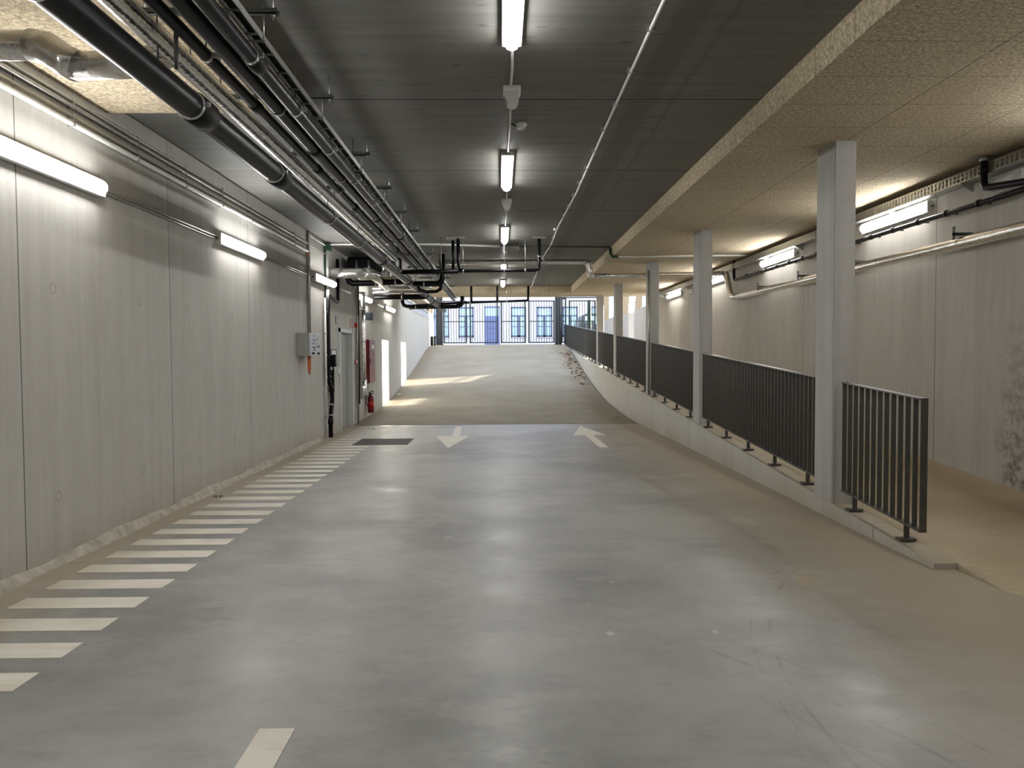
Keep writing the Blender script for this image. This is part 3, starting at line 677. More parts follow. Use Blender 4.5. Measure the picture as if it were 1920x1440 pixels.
MB().bbox(XL, XL+.05, 17.22, 17.4, 1.35, 1.45, .006).build('body', 'redb', T); MB().box(XL+.05, XL+.054, 17.26, 17.38, 1.37, 1.43).build('glass', 'white', T)
vrun([(XL+.03, 17.12, 2.95), (XL+.03, 17.12, 1.0)], .011, 'white', 'thin white conduit between the door and the dark riser')
vrun([(XL+.05, 17.5, H-.02), (XL+.05, 17.5, .45)], .035, 'black', 'dark riser pipe between the call point and the foil-wrapped riser', 'dark_riser', cat='pipe', n=14)
vrun([(XL+.05, 17.42, H-.02), (XL+.05, 17.42, .0)], .018, 'zinc', 'slim grey pipe directly left of the dark riser', 'slim_pipe', cat='pipe', n=10)
T = thing('insulated_riser', (XL+.1, 17.8, .55), 'foil-wrapped vertical riser ending above the floor next to the fire cabinet', 'pipe')
MB().tube([(XL+.1, 17.8, 3.0), (XL+.1, 17.8, 2.2), (XL+.1, 17.8, 1.4), (XL+.1, 17.8, .98)], .072, 20).build('riser', 'foil', T)
MB().tube([(XL+.1, 17.8, 1.0), (XL+.1, 17.8, .72), (XL+.08, 17.8, .64), (XL+.0, 17.8, .60)], .085, 20).build('elbow', 'foil', T)
for z in (2.6, 1.85, 1.25): MB().cyl((XL+.1, 17.8, z-.008), (XL+.1, 17.8, z+.008), .076, 20).build('strap', 'steel', T)
# hanging sign board
T = thing('hanging_sign', (-3.13, 18., 2.35), 'slate grey rectangular sign projecting from the left wall over the fire cabinet', 'sign')
MB().box(XL, -2.96, 17.99, 18.01, 2.36, 2.54).build('board', 'sign', T); MB().box(XL, XL+.015, 17.97, 18.03, 2.38, 2.52).build('bracket', 'steel', T)
# fire hose cabinet + extinguisher
T = thing('fire_hose_cabinet', (XL, 18.6, .88), 'deep red fire hose cabinet on the left wall', 'fire cabinet')
MB().bbox(XL, XL+.15, 18.3, 19.12, .88, 1.92, .006).build('body', 'red', T)
dr = MB().bbox(XL+.152, XL+.17, 18.31, 19.11, .89, 1.91, .005).build('door', 'red', T)
MB().box(XL+.171, XL+.18, 18.38, 18.44, 1.36, 1.46).build('latch', 'black', dr)
b = MB(); b.tube([(XL+.172, 18.75+.1*math.cos(a*PI/10), 1.42+.1*math.sin(a*PI/10)) for a in range(21)], .006, 5, caps=False); b.box(XL+.17, XL+.173, 18.6, 18.95, 1.7, 1.8); b.build('hose_pictogram', 'paper', dr)
MB().tube([(XL+.08, 18.4, .9), (XL+.08, 18.4, .72)], .025, 12).build('supply_stub', 'cream', T)
T = thing('fire_extinguisher', (XL+.12, 18.68, .15), 'red fire extinguisher hanging below the fire hose cabinet', 'fire extinguisher')
MB().lathe([(.05, 0), (.075, .02), (.078, .05), (.078, .34), (.07, .39), (.045, .425), (.025, .435)], (XL+.12, 18.68, .15), 22).build('cylinder', 'red', T)
b = MB(); b.cyl((XL+.12, 18.68, .58), (XL+.12, 18.68, .64), .022); b.hexa([(XL+.06, 18.67, .64), (XL+.2, 18.67, .60), (XL+.2, 18.69, .60), (XL+.06, 18.69, .64), (XL+.06, 18.67, .665), (XL+.2, 18.67, .62), (XL+.2, 18.69, .62), (XL+.06, 18.69, .665)]); b.box(XL+.11, XL+.2, 18.67, 18.69, .66, .68); b.build('valve', 'black', T)
MB().tube([(XL+.1, 18.66, .62), (XL+.03, 18.6, .55), (XL+.03, 18.58, .38), (XL+.08, 18.59, .3)], .01, 8).build('hose', 'rubber', T)
MB().cyl((XL+.12, 18.68, .27), (XL+.12, 18.68, .43), .0795, 22).build('label_band', 'redb', T)
MB().box(XL, XL+.04, 18.65, 18.71, .5, .58).build('wall_hook', 'steel', T)

# ------------------------------------------------------------------ cross pipes before the beam
def path(name, pts, r, mat, label, cat='pipe', n=18, rods=(), clamps=(), part='pipe_run'):
    T = thing(name, pts[0], label, cat)
    MB().tube(pts, r, n).build(part, mat, T)
    for (x, y, z) in rods: MB().cyl((x, y, z), (x, y, H-.005), .006, 8).build('hanger_rod', 'steel', T)
    for (x, y, z, ax) in clamps:
        d = Vector((.014, 0, 0)) if ax == 0 else (Vector((0, .014, 0)) if ax == 1 else Vector((0, 0, .014)))
        p = Vector((x, y, z)); MB().cyl(p-d, p+d, r*1.12, n).build('clamp', 'steel', T)
    return T
T = path('cross_drain_pipe', [(-1.8, 13.9, 3.03), (-1., 13.9, 3.04), (0., 13.9, 3.05), (.64, 13.9, 3.055), (.695, 13.9, 3.075), (.71, 13.9, 3.13), (.71, 13.9, 3.62)], .03, 'black',
     'black cross pipe hanging below mid ceiling, turning up at its right end', rods=[(-1.05, 13.9, 3.04), (-.66, 13.9, 3.05), (.08, 13.9, 3.05), (.46, 13.9, 3.05)], clamps=[(-.66, 13.9, 3.043, 0), (.08, 13.9, 3.05, 0), (.46, 13.9, 3.05, 0), (.71, 13.9, 3.3, 2)])
MB().tube([(-.65, 13.9, 3.04), (-.72, 13.9, 3.1), (-.74, 13.9, 3.2), (-.745, 13.9, 3.62)], .032, 16).build('branch', 'black', T)
MB().tube([(-.84, 13.95, 3.04), (-.84, 13.95, 3.6)], .028, 16).build('branch', 'black', T)
MB().tube([(-1.8, 13.9, 3.03), (-1.2, 13.9, 3.035), (-.75, 13.9, 3.04)], .045, 16).build('thick_section', 'black', T)
for x, y in ((.71, 13.9), (-.745, 13.9), (-.84, 13.95)): MB().box(x-.12, x+.12, y-.06, y+.06, H-.02, H).build('ceiling_plate', 'steel', T)
T = path('black_down_pipe', [(-1.17, 15.8, 3.6), (-1.17, 15.8, 3.1), (-1.2, 15.8, 3.03), (-1.28, 15.8, 3.0), (-1.9, 15.8, 3.0)], .055, 'black', 'thick black pipe coming down from the ceiling and turning left into the drain pipes', n=20, clamps=[(-1.55, 15.8, 3.0, 0)])
path('black_loop_pipe', [(-1.7, 15.9, 3.0), (-1.66, 15.9, 2.88), (-1.5, 15.9, 2.84), (-1.3, 15.9, 2.85), (-1.22, 15.9, 2.9), (-1.2, 15.9, 3.0)], .035, 'black', 'U-shaped black trap pipe under the thick down pipe')
# second cross set close to the beam
T = path('cross_drain_pipe', [(-2.6, 23.3, 3.05), (-1.6, 23.3, 3.10), (-.6, 23.3, 3.14), (.8, 23.3, 3.18), (.85, 23.3, 3.2), (.86, 23.3, 3.62)], .035, 'black', 'black cross pipe right before the far beam in front of the gate', rods=[(-.9, 23.3, 3.13), (.2, 23.3, 3.16)], clamps=[(.2, 23.3, 3.165, 0), (-.9, 23.3, 3.13, 0)])
MB().tube([(-.08, 23.3, 3.16), (-.08, 23.3, 3.62)], .035, 14).build('branch', 'black', T); MB().tube([(-.86, 23.3, 3.13), (-.86, 23.3, 3.62)], .032, 14).build('branch', 'black', T)
T = path('short_black_pipe', [(-2.7, 23.0, 2.97), (-1.9, 23.0, 2.98), (-1.3, 23., 2.99), (-1.17, 23., 3.03), (-1.12, 23., 3.1), (-1.12, 23., 3.3)], .06, 'black', 'short thick black pipe with upturned end left of the gate', n=18)
path('black_loop_pipe', [(-2.66, 21.1, 3.3), (-2.66, 21.1, 2.98), (-2.62, 21.1, 2.91), (-2.54, 21.1, 2.88), (-1.95, 21.1, 2.87)], .05, 'black', 'black pipe with a down-turned left elbow below the three stacked cross pipes', rods=[(-2.3, 21.1, 2.9)], clamps=[(-2.3, 21.1, 2.875, 0)])
path('stacked_cross_pipe', [(-3.0, 18.2, 3.13), (-2.4, 18.2, 3.13), (-1.6, 18.2, 3.13)], .036, 'zinc', 'upper grey one of three stacked cross pipes at the left wall', rods=[(-2.3, 18.2, 3.1)])
path('stacked_cross_pipe', [(-2.98, 18.2, 3.04), (-2.4, 18.2, 3.04), (-1.6, 18.2, 3.04)], .034, 'foil', 'middle foil-wrapped one of three stacked cross pipes at the left wall')
path('stacked_cross_pipe', [(-2.95, 18.2, 2.915), (-2.4, 18.2, 2.915), (-1.75, 18.2, 2.915)], .062, 'black', 'lowest thick black one of three stacked cross pipes at the left wall', clamps=[(-2.3, 18.2, 2.915, 0)])
# foil duct from the left wall
T = thing('insulated_duct', (-3.2, 14.25, 3.1), 'crumpled foil-wrapped duct leaving the left wall and turning towards the gate', 'duct')
MB().tube([(-3.27, 14.9, 3.12), (-3.0, 14.9, 3.12), (-2.75, 14.9, 3.12), (-2.56, 14.92, 3.12)], .1, 22).build('duct_run', 'foil', T)
MB().tube([(-2.6, 14.9, 3.12), (-2.48, 15.0, 3.11), (-2.42, 15.3, 3.08), (-2.38, 16.1, 3.0)], .108, 22).build('elbow', 'foil', T)
T = path('black_elbow_pipe', [(-3.05, 15.6, 3.2), (-3.05, 15.6, 3.1), (-3.03, 15.6, 3.03), (-2.95, 15.6, 2.99), (-2.6, 15.6, 3.), (-1.9, 15.6, 3.03)], .06, 'black', 'black elbow pipe below the foil duct leading right to the thickest pipe', n=20, clamps=[(-2.5, 15.6, 3.005, 0), (-2.1, 15.6, 3.02, 0)])
MB().tube([(-2.8, 15.52, 3.07), (-2.4, 15.52, 3.085), (-1.95, 15.52, 3.1)], .03, 14).build('slim_pipe', 'cream', T)
# dark duct unit hung behind
T = thing('ventilation_unit', (-2.75, 16.3, 3.25), 'dark ventilation box under the ceiling behind the foil duct', 'ventilation unit')
MB().bbox(-3.15, -2.4, 16.0, 16.9, 3.2, 3.56, .01).build('casing', 'black', T)
for x in (-2.95, -2.7): MB().cyl((x, 15.97, 3.22), (x, 15.97, 3.5), .03, 12).build('riser_stub', 'zinc', T)
b = MB(); b.cyl((-2.38, 16.0, 3.15), (-2.38, 16.0, 3.6), .07, 18); b.cyl((-2.2, 16.0, 3.15), (-2.2, 16.0, 3.6), .05, 16); b.build('foil_riser', 'foil', T)
MB().tube([(-3.1, 15.9, 3.54), (-2.1, 15.9, 3.54), (-2.04, 15.9, 3.5), (-2.04, 15.9, 3.1)], .028, 12).build('pipe_frame', 'black', T)
# transverse conduits
MB().tube([(XL+.1, 14.55, H-.03), (-2.2, 14.55, H-.03), (-1.2, 14.6, H-.03), (0, 14.9, H-.03)], .02, 10).build('cross_conduit', 'white', None, 'white conduit across the ceiling from the green sleeves to the lamp row', 'conduit')
MB().tube([(.35, 14.98, H-.03), (1.2, 15.0, H-.03), (2.16, 15.05, H-.03)], .014, 10).build('cross_conduit', 'dsteel', None, 'dark conduit across the ceiling from the lamp row to the wood-wool edge', 'conduit')
MB().tube([(2.16, 15.05, H-.05), (2.155, 15.02, 3.5), (2.19, 14.97, 3.43), (2.3, 14.95, 3.425)], .028, 12).build('cable_sleeve', 'green', None, 'green sleeve bending around the edge of the wood-wool soffit', 'cable sleeve')
MB().tube([(2.3, 14.95, 3.425), (3.2, 14.93, 3.43), (4.75, 14.85, 3.43)], .018, 10).build('cross_conduit', 'white', None, 'pale conduit crossing under the wood-wool soffit to the right wall', 'conduit')
# foil pipe crossing the ceiling and soffit
T = thing('insulated_cross_pipe', (2.0, 16.3, 3.2), 'foil-wrapped pipe crossing the ceiling, dropping at the soffit edge and running to the right wall', 'pipe')
MB().tube([(-1.3, 16.35, 3.5), (0, 16.35, 3.5), (1.75, 16.35, 3.5), (1.86, 16.35, 3.48)], .055, 18).build('pipe_run', 'foil', T)
MB().tube([(1.83, 16.35, 3.5), (1.9, 16.35, 3.46), (1.91, 16.35, 3.3), (1.93, 16.35, 3.2), (2.02, 16.35, 3.2)], .066, 18).build('elbow', 'foil', T)
MB().tube([(1.95, 16.35, 3.2), (3.0, 16.35, 3.215), (4.3, 16.35, 3.235), (4.75, 16.3, 3.24)], .05, 18).build('pipe_run', 'foil', T)
for x in (-.6, .6, 2.6, 4.1): MB().cyl((x, 16.35, 3.24 if x > 2 else 3.52), (x, 16.35, 3.46 if x > 2 else H), .005, 8).build('hanger_rod', 'steel', T)

# ------------------------------------------------------------------ right wall services
T = thing('perforated_cable_tray', (XR-.07, -3, 3.3), 'perforated steel cable tray along the top of the right wall', 'cable tray')
b = MB()
b.box(XR-.14, XR-.138, -3, 23.3, 3.285, 3.30); b.box(XR-.14, XR-.138, -3, 23.3, 3.375, 3.39); b.box(XR-.14, XR-.138, -3, 23.3, 3.33, 3.342)
y = 3.0
while y < 23.2: b.box(XR-.1402, XR-.1378, y, y+.035, 3.30, 3.375); y += .07
b.box(XR-.14, XR, -3, 23.3, 3.283, 3.286); b.box(XR-.14, XR-.138, -3, 3., 3.285, 3.39); b.build('tray_side', 'steel', T)
b = MB()
for x, z in ((XR-.1, 3.3), (XR-.07, 3.302), (XR-.04, 3.3)): b.tube([(x, -3, z), (x, 10, z+.004), (x, 23.3, z)], .012, 8)
b.build('cable', 'rubber', T)
p0 = None
for i in range(13):
    y = 5.+i*1.5
    if p0 is None: p0 = MB().prism([(XR, 3.20), (XR, 3.283), (XR-.14, 3.283), (XR-.14, 3.272)], 1, y-.01, y+.01).build('wall_bracket', 'steel', T)
    else: c = p0.copy(); COL.objects.link(c); c.parent = T; c.location = (0, 1.5*i, 0)
T = thing('insulated_wall_pipe', (XR-.1, 3, 2.65), 'long foil-wrapped pipe along the right wall behind the columns', 'pipe')
MB().tube([(XR-.13, -3+i*1.2, 2.64+.003*i) for i in range(16)]+[(XR-.13, 15.7, 2.70)], .062, 20).build('pipe_run', 'foil', T)
MB().tube([(XR-.13, 15.55, 2.70), (XR-.13, 15.82, 2.71), (XR-.13, 15.95, 2.76), (XR-.13, 16.05, 2.9), (XR-.13, 16.2, 3.1), (XR-.15, 16.3, 3.24)], .066, 20).build('elbow', 'foil', T)
for y in (8.0, 10.35, 12.2, 14.1):
    b = MB(); b.box(XR-.2, XR, y-.018, y+.018, 2.745, 2.775); b.box(XR-.2, XR-.19, y-.018, y+.018, 2.7, 2.84); b.build('wall_bracket', 'dsteel', T)
T = thing('black_wall_pipe', (XR-.1, 15.8, 3.05), 'slim black drain pipe with clamps along the right wall below the lamps', 'pipe')
MB().tube([(XR-.12, 15.8, 3.44), (XR-.12, 15.8, 3.12), (XR-.12, 15.77, 3.05), (XR-.12, 15.65, 3.04), (XR-.12, 12, 3.035), (XR-.12, 8, 3.02), (XR-.12, -2, 2.98)], .028, 16).build('pipe_run', 'black', T)
p0 = None
for i in range(14):
    y = 7.7+i*.56
    if p0 is None:
        b = MB(); b.cyl((XR-.12, y-.02, 3.022), (XR-.12, y+.02, 3.022), .036, 16); b.box(XR-.12, XR, y-.006, y+.006, 3.01, 3.03); p0 = b.build('clamp', 'rubber', T)
    else: c = p0.copy(); COL.objects.link(c); c.parent = T; c.location = (0, .56*i, .0022*i)
T = thing('black_drop_pipe', (XR-.17, 7.55, 3.1), 'black pipe dropping from the soffit at the upper right and joining the wall pipe', 'pipe')
MB().tube([(4.76, 7.55, 3.44), (4.76, 7.55, 3.19), (4.762, 7.52, 3.14), (4.77, 7.42, 3.125), (4.79, 7.0, 3.08), (4.80, 6.3, 3.03)], .033, 18).build('pipe_run', 'black', T)
MB().cyl((4.76, 7.55, 3.29), (4.76, 7.55, 3.34), .038, 18).build('coupling', 'rubber', T)
MB().cyl((4.76, 7.55, 3.40), (4.76, 7.55, 3.448), .04, 18).build('collar', 'steel', T)
MB().box(4.62, 4.90, 7.5, 7.62, 3.444, 3.449).build('ceiling_plate', 'steel', T)
def em_wall(y0, y1, z0, z1, label):
    T = thing('emergency_light', (XR-.05, y0, z0), label, 'emergency light')
    MB().bbox(XR-.04, XR, y0, y1, z0, z1, .008).build('base', 'white', T)
    z = (z0+z1)/2; q = .068
    MB().prism([(XR-.04, z-q), (XR-.085, z-q*.85), (XR-.11, z-q*.4), (XR-.11, z+q*.4), (XR-.085, z+q*.85), (XR-.04, z+q)], 1, y0+.03, y1-.03).build('cover', 'opal', T)
em_wall(7.18, 7.62, 3.09, 3.25, 'unlit emergency light with clear cover high on the right wall near the edge')
em_wall(19.3, 19.75, 3.07, 3.21, 'unlit emergency light on the right wall behind the second column')
# conduits on the middle column
vrun([(3.09, 15.985, 3.42), (3.09, 15.985, kz(16))], .02, 'zinc', 'grey conduit running down the front of the middle column', 'column_conduit', n=10)
b = MB().bbox(3.02, 3.1, 15.9, 15.99, 3.27, 3.42, .006); b.build('junction_box', 'box', None, 'small grey junction box at the top of the middle column', 'junction box')

# ------------------------------------------------------------------ floor markings
ordn = ['first', 'second', 'third', 'fourth', 'fifth', 'sixth', 'seventh', 'eighth', 'ninth', 'tenth', 'eleventh', 'twelfth', 'thirteenth', 'fourteenth', 'fifteenth', 'sixteenth', 'seventeenth', 'eighteenth', 'nineteenth', 'twentieth']
def stripe(x0, x1, y0, y1): return MB().box(x0, x1, y0, y1, .0005, .003)
ys = [3.49+.3895*i for i in range(36)]
for i, y in enumerate(ys):
    if y > 16.6: break
    cut = 13.05 < y+.1 < 14.3
    b = stripe(-3.01+.004*math.sin(i*5.), -2.575 if cut else -2.236+.004*math.sin(i*3.), y, y+.205)
    if i < 18: lab = 'cream floor stripe beside the left wall, %s counted from the camera' % ordn[i]
    elif cut: lab = 'shortened cream floor stripe beside the dark floor grate'
    else: lab = 'cream floor stripe beside the left wall, %s counted back from the ramp joint' % ordn[max(0, min(19, int(round((16.3-y)/.3895))))]
    b.build('floor_stripe', 'paint', None, lab, 'floor marking', 'ladder of stripes along the left wall')
stripe(-.992, -.848, .6, 3.104).build('lane_dash', 'paint', None, 'cream lane dash at the bottom edge of the photo', 'floor marking')
def arrow(pts, label):
    b = MB(); b.prism(pts, 2, .0005, .003); b.build('floor_arrow', 'paint', None, label, 'floor marking')
arrow([(-.965, 16.44), (-.925, 14.56), (-1.229, 14.56), (-.873, 12.64), (-.591, 14.56), (-.776, 14.56), (-.832, 16.44)], 'cream floor arrow on the left lane pointing towards the camera')
arrow([(1.707, 16.43), (1.373, 14.55), (1.600, 14.55), (1.624, 12.60), (1.772, 12.60), (1.758, 14.55), (2.011, 14.55)], 'cream floor arrow on the right lane pointing towards the gate')
T = thing('floor_grate', (-2.07, 13.7, 0), 'dark rectangular steel grate set in the floor beside the stripes', 'grate')
b = MB(); b.box(-2.55, -1.6, 13.19, 13.22, 0, .006); b.box(-2.55, -1.6, 14.12, 14.15, 0, .006); b.box(-2.55, -2.52, 13.19, 14.15, 0, .006); b.box(-1.63, -1.6, 13.19, 14.15, 0, .006); b.build('frame', 'grate', T)
b = MB()
for i in range(30): b.box(-2.52, -1.63, 13.23+i*.03, 13.245+i*.03, 0, .005)
b.box(-2.52, -1.63, 13.22, 14.12, 0, .002); b.build('grid', 'grate', T)
# leaves and debris
for i, (x, y, z, s, lab) in enumerate([(-3.08, 8.33, 0, .07, 'dark curled dead leaf at the foot of the left wall'), (-2.69, 16.05, 0, .06, 'small dark clump on the floor before the ramp joint'), (2.75, 18.3, .03, .1, 'long dark twig on the ramp at the foot of the parapet')]):
    b = MB(); r = random.Random(i)
    for k in range(5):
        a = r.random()*6; cx = x+r.uniform(-s, s); cy = y+r.uniform(-s, s)*.6; w = s*.35
        pts = [(cx+math.cos(a)*w, cy+math.sin(a)*w), (cx-math.sin(a)*w*.4, cy+math.cos(a)*w*.4), (cx-math.cos(a)*w, cy-math.sin(a)*w), (cx+math.sin(a)*w*.4, cy-math.cos(a)*w*.4)]
        z0 = rz(y)+.001
        b.v += [(p[0], p[1], z0+(.02 if q % 2 else .003)) for q, p in enumerate(pts)]+[(p[0], p[1], z0+(.023 if q % 2 else .006)) for q, p in enumerate(pts)]
        k0 = len(b.v)-8; b.quad_faces([(k0+3, k0+2, k0+1, k0), (k0+4, k0+5, k0+6, k0+7)]+[(k0+q, k0+(q+1) % 4, k0+4+(q+1) % 4, k0+4+q) for q in range(4)])
    b.build(['dead_leaf', 'dirt_clump', 'twig'][i], 'leaf', None, lab, 'debris')
b = MB(); r = random.Random(3)
for k in range(70):
    y = r.uniform(25.5, 33.5); x = 3.02-abs(r.gauss(0, .22)); w = r.uniform(.02, .07); z0 = rz(y)
    b.hexa([(x-w, y-w, z0), (x+w, y-w*.6, z0), (x+w*.7, y+w, z0+.02), (x-w*.8, y+w*.8, z0+.02), (x-w*.6, y-w*.5, z0+.03), (x+w*.6, y-w*.4, z0+.025), (x+w*.4, y+w*.6, z0+.04), (x-w*.5, y+w*.5, z0+.03)])
b.build('leaf_litter', 'leaf', None, 'scattered brown leaf litter along the foot of the parapet near the gate', 'leaf litter', kind='stuff')
for i, (x, y, w, lab) in enumerate([(2.78, 26.0, .1, 'pale crumpled scrap lying by the parapet on the ramp'), (-3.1, 23.6, .08, 'pale rubble chunk at the foot of the left wall on the ramp'), (-2.5, 19.3, .05, 'small pale scrap on the ramp near the fire extinguisher')]):
    z0 = rz(y); b = MB(); b.hexa([(x-w, y-w, z0), (x+w, y-w*.6, z0), (x+w*.7, y+w, z0+.02), (x-w*.8, y+w*.8, z0+.02), (x-w*.6, y-w*.5, z0+.06), (x+w*.6, y-w*.4, z0+.04), (x+w*.4, y+w*.6, z0+.07), (x-w*.5, y+w*.5, z0+.05)])
    b.build('rubble_scrap', 'pale', None, lab, 'debris')

# ------------------------------------------------------------------ gate
GY = 37.2; z0, z1 = 2.13, 4.17
for (a, c, lab) in ((-3.08, -2.76, 'wide dark gate post against the left wall'), (2.66, 2.93, 'wide dark gate post right of the double gate')):
    T = thing('gate_post', ((a+c)/2, GY, 2.0), lab, 'gate post')
    MB().box(a, c, GY-.12, GY+.12, 2.0, 4.42).build('post', 'gatem', T); MB().box(a-.04, c+.04, GY-.16, GY+.14, 1.98, 2.08).build('base_plate', 'gatem', T)
    MB().box(a+.14, a+.16, GY-.125, GY-.12, 2.1, 4.4).build('seam', 'dsteel', T)
T = thing('gate_lintel', (0, GY, 4.38), 'dark steel rail spanning above the double gate', 'rail')
MB().box(-3.08, 2.93, GY-.04, GY+.04, 4.36, 4.43).build('beam', 'gatem', T); MB().box(2.93, 4.9, GY-.03, GY+.03, 4.28, 4.33).build('fence_top', 'gatem', T)
def leafp(a, c, name, label, sp=.129, y=GY, zt=z1):
    T = thing(name, (a, y, z0), label, 'gate', 'barred leaves of the gate')
    b = MB()
    for x in (a, c-.07): b.box(x, x+.07, y-.025, y+.025, z0, zt)
    for z in (z0, zt-.05): b.box(a, c, y-.025, y+.025, z, z+.05)
    b.box(a, c, y-.02, y+.02, 3.15, 3.19); b.build('frame', 'gatem', T)
    n = int(round((c-a)/sp)); w = (c-a)/n
    p = MB().box(a+w-.011, a+w+.011, y-.011, y+.011, z0, zt).build('bar', 'gatem', T)
    for i in range(2, n):
        q = p.copy(); COL.objects.link(q); q.parent = T; q.location = ((i-1)*w, 0, 0)
    return T
leafp(-2.74, -1.6, 'gate_leaf', 'leftmost barred leaf of the black gate'); leafp(-1.47, -.1, 'gate_leaf', 'barred gate leaf left of the centre line, before the blue house door')
leafp(.03, 1.24, 'gate_leaf', 'barred gate leaf right of the centre line'); leafp(1.36, 2.64, 'gate_leaf', 'barred gate leaf next to the right gate post')
leafp(2.95, 3.2, 'fence_panel', 'narrow barred strip between right gate post and pedestrian gate', zt=4.28); leafp(3.32, 4.62, 'pedestrian_gate', 'barred pedestrian gate right of the double gate above the railing')
MB().cyl((2.92, 36.9, 2.03), (2.92, 36.9, 3.48), .035, 12).build('bollard', 'gatem', None, 'slim black pole standing before the right gate post', 'pole')
MB().bbox(-3.26, -3.06, 36.3, 36.7, 2.0, 2.45, .01).build('gate_motor', 'black', None, 'small dark gate motor box at the left wall', 'gate motor')
MB().cyl((-3.12, 36.1, 2.0), (-3.12, 36.1, 3.9), .018, 8).build('white_pole', 'white', None, 'thin white pole at the end of the left wall', 'pole')
# dark green post with a vehicle behind
T = thing('green_post', (4.35, 38.7, 2.03), 'dark green round post outside behind the pedestrian gate', 'post')
MB().tube([(4.52, 38.9, 2.03), (4.52, 38.9, 4.05), (4.5, 38.9, 4.3)], .09, 14).build('post', 'green', T)
T = thing('parked_vehicle', (5.1, 43., 2.03), 'dark parked vehicle with round spare wheel and orange light behind the pedestrian gate', 'vehicle')
b = MB(); b.prism([(4.35, 2.35), (6.1, 2.35), (6.15, 3.1), (6.0, 3.2), (5.85, 3.75), (5.6, 3.85), (4.85, 3.85), (4.6, 3.75), (4.45, 3.2), (4.3, 3.1)], 1, 43., 46.6); b.build('body', 'car', T)
MB().box(4.72, 5.75, 42.985, 43.02, 3.25, 3.7).build('rear_window', 'pane', T)
w = MB().tube([(5.0, 42.75, 3.15), (5.0, 42.82, 3.15), (5.0, 43.0, 3.15)], [.26, .32, .32], 24).build('spare_wheel', 'car', T)
MB().tube([(5.0, 42.735, 3.15), (5.0, 42.75, 3.15)], .1, 14).build('badge', 'pink', w)
for x in (4.36, 5.95): MB().box(x, x+.16, 42.97, 43.01, 2.55, 2.95).build('tail_light', 'lampo', T)
for x in (4.6, 5.85):
    for y in (43.7, 46.): MB().cyl((x-.11, y, 2.36), (x+.11, y, 2.36), .33, 20).build('wheel', 'rubber', T)

# ------------------------------------------------------------------ house across the street
HY = 50.
Hs = thing('brick_house', (1, HY, 2.03), 'white painted brick house across the street behind the gate', 'building')
wx = [-4.45+1.74*0, -2.15, None, 1.25, 2.92, 4.55, 6.3, 8.0]
ops = []
for cx in (-3.8, -2.2, 1.2, 2.88, 4.55, 6.4): ops.append((cx-.5, cx+.5, 2.72, 4.68))
ops.append((-1.02, -.02, 2.03, 4.72)); ops.sort()
b = MB(); x = -14.
for (a, c, zz0, zz1) in ops:
    b.box(x, a, HY, HY+.3, 2.0, 9.); b.box(a, c, HY, HY+.3, zz1, 9.)
    if zz0 > 2.1: b.box(a, c, HY, HY+.3, 2.0, zz0)
    x = c
b.box(x, 18, HY, HY+.3, 2.0, 9.); b.build('wall', 'brick', Hs)
MB().box(-14, 18, HY+2.5, HY+2.6, 2., 9.).build('rear_wall', 'stone', Hs); MB().prism([(HY-.3, 9.), (HY+2.8, 9.), (HY+1.4, 10.6)], 0, -14.2, 18.2).build('roof', 'sign', Hs)
for (a, c, zz0, zz1) in ops:
    if zz0 > 2.1:
        f = MB(); f.box(a, a+.09, HY+.05, HY+.14, zz0, zz1); f.box(c-.09, c, HY+.05, HY+.14, zz0, zz1); f.box(a, c, HY+.05, HY+.14, zz1-.09, zz1); f.box(a, c, HY+.05, HY+.14, zz0, zz0+.12)
        m = (a+c)/2; f.box(m-.09, m+.09, HY+.05, HY+.14, zz0, zz1-.6); f.box(a, c, HY+.05, HY+.14, zz1-.62, zz1-.54); f.box(a, c, HY+.06, HY+.13, zz0+.68, zz0+.71)
        fo = f.build('window', 'wframe', Hs); MB().box(a+.05, c-.05, HY+.1, HY+.11, zz0+.05, zz1-.05).build('pane', 'pane', fo); MB().box(a-.05, c+.05, HY-.05, HY+.1, zz0-.08, zz0).build('sill', 'stone', fo)
    else:
        f = MB(); f.box(a, c, HY+.05, HY+.12, zz0, zz1-.62); f.box(a, a+.07, HY+.02, HY+.12, zz0, zz1); f.box(c-.07, c, HY+.02, HY+.12, zz0, zz1); f.box(a, c, HY+.02, HY+.12, zz1-.08, zz1)
        fo = f.build('door', 'blue', Hs); MB().box(a+.07, c-.07, HY+.08, HY+.09, zz1-.62, zz1-.08).build('fanlight', 'pane', fo)
        g = MB()
        for zz in (2.3, 3.0, 3.4): 
            for q in ((a+.2, zz, c-.2, zz), (a+.2, zz+.28, c-.2, zz+.28), (a+.2, zz, a+.2, zz+.28), (c-.2, zz, c-.2, zz+.28)): g.tube([(q[0], HY+.045, q[1]), (q[2], HY+.045, q[3])], .012, 6)
        g.build('moulding', 'wframe', fo)

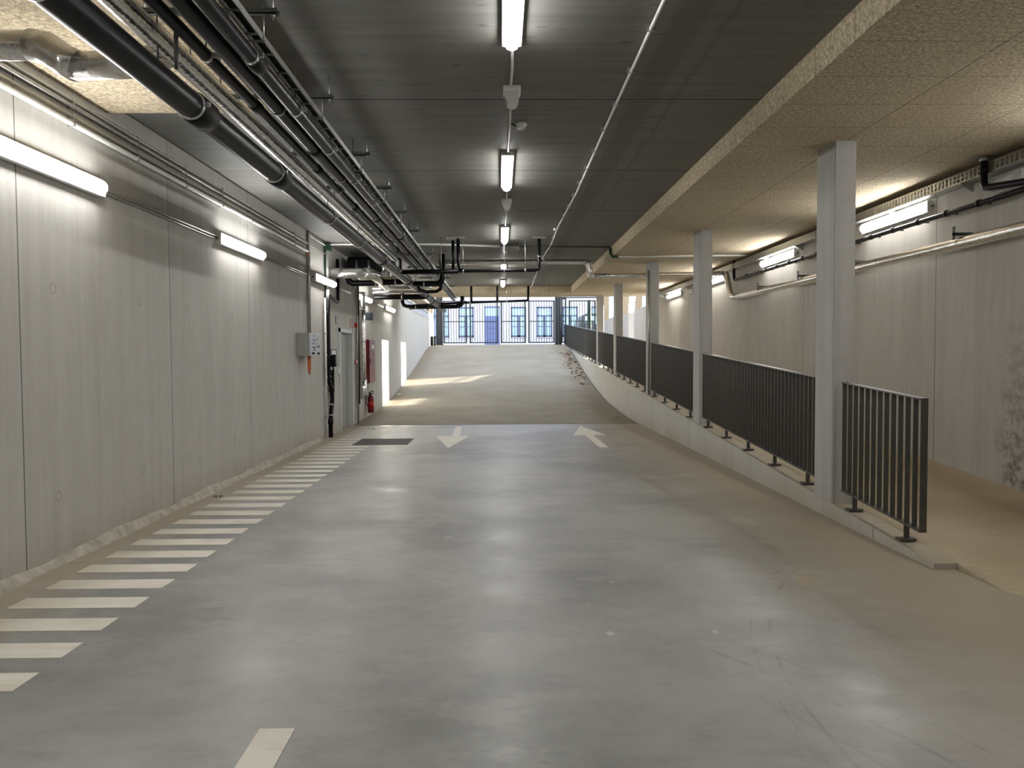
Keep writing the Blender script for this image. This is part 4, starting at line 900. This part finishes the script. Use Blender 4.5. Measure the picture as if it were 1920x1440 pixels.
# ------------------------------------------------------------------ light
W = bpy.data.worlds.new('sky'); S.world = W; W.use_nodes = True; nt = W.node_tree
bg = nt.nodes['Background']; sky = nt.nodes.new('ShaderNodeTexSky'); sky.sky_type = 'NISHITA'; sky.sun_disc = False
az = Vector((.945, .327)); sky.sun_elevation = math.radians(24); sky.sun_rotation = math.atan2(az.x, az.y)
sky.air_density = 1.; sky.dust_density = 2.5
mx = nt.nodes.new('ShaderNodeMix'); mx.data_type = 'RGBA'; mx.inputs[0].default_value = .85; mx.inputs[7].default_value = (.62, .68, .82, 1)
sc_ = nt.nodes.new('ShaderNodeVectorMath'); sc_.operation = 'SCALE'; sc_.inputs['Scale'].default_value = .22
nt.links.new(sky.outputs[0], sc_.inputs[0]); nt.links.new(sc_.outputs[0], mx.inputs[6]); nt.links.new(mx.outputs[2], bg.inputs[0]); bg.inputs[1].default_value = 1.3
sl = bpy.data.lights.new('sun', 'SUN'); sl.energy = 20.; sl.angle = math.radians(.6); sl.color = (1., .95, .86)
so = bpy.data.objects.new('sun', sl); COL.objects.link(so)
dirv = Vector((-.945, -.327, -.167)).normalized(); so.rotation_euler = dirv.to_track_quat('-Z', 'Y').to_euler(); so.location = (20, 40, 12)

# ------------------------------------------------------------------ camera
F = 1442.; VX, VY, ROLL, CH = 938., 667., .006, 1.52
def nrm(v):
    l = math.sqrt(sum(a*a for a in v)); return tuple(a/l for a in v)
Yc = nrm((VX-960, 720-VY, F)); zz = (-math.sin(ROLL), math.cos(ROLL), 0)
kk = sum(a*b for a, b in zip(zz, Yc)); Zc = nrm(tuple(zz[i]-kk*Yc[i] for i in range(3)))
Xc = (Zc[1]*Yc[2]-Zc[2]*Yc[1], Zc[2]*Yc[0]-Zc[0]*Yc[2], Zc[0]*Yc[1]-Zc[1]*Yc[0])
if Xc[0] < 0: Xc = tuple(-a for a in Xc)
right = Vector((Xc[0], Yc[0], Zc[0])); up = Vector((Xc[1], Yc[1], Zc[1])); fwd = Vector((Xc[2], Yc[2], Zc[2]))
cd = bpy.data.cameras.new('camera'); cam = bpy.data.objects.new('camera', cd); COL.objects.link(cam)
mt = Matrix.Identity(4)
for i in range(3): mt[i][0] = right[i]; mt[i][1] = up[i]; mt[i][2] = -fwd[i]
mt[0][3] = 0; mt[1][3] = 0; mt[2][3] = CH
cam.matrix_world = mt; cd.sensor_width = 36; cd.lens = 36*F/1920; cd.clip_end = 200; cd.clip_start = .05
S.camera = cam
S.view_settings.view_transform = 'Standard'; S.view_settings.look = 'None'; S.view_settings.gamma = 1; S.view_settings.use_curve_mapping = False
S.view_settings.exposure = 1.42
try:
    S.cycles.max_bounces = 10; S.cycles.diffuse_bounces = 6; S.cycles.sample_clamp_indirect = 6.
except Exception: pass
for o in bpy.data.objects:
    if 'o0' in o: del o['o0']
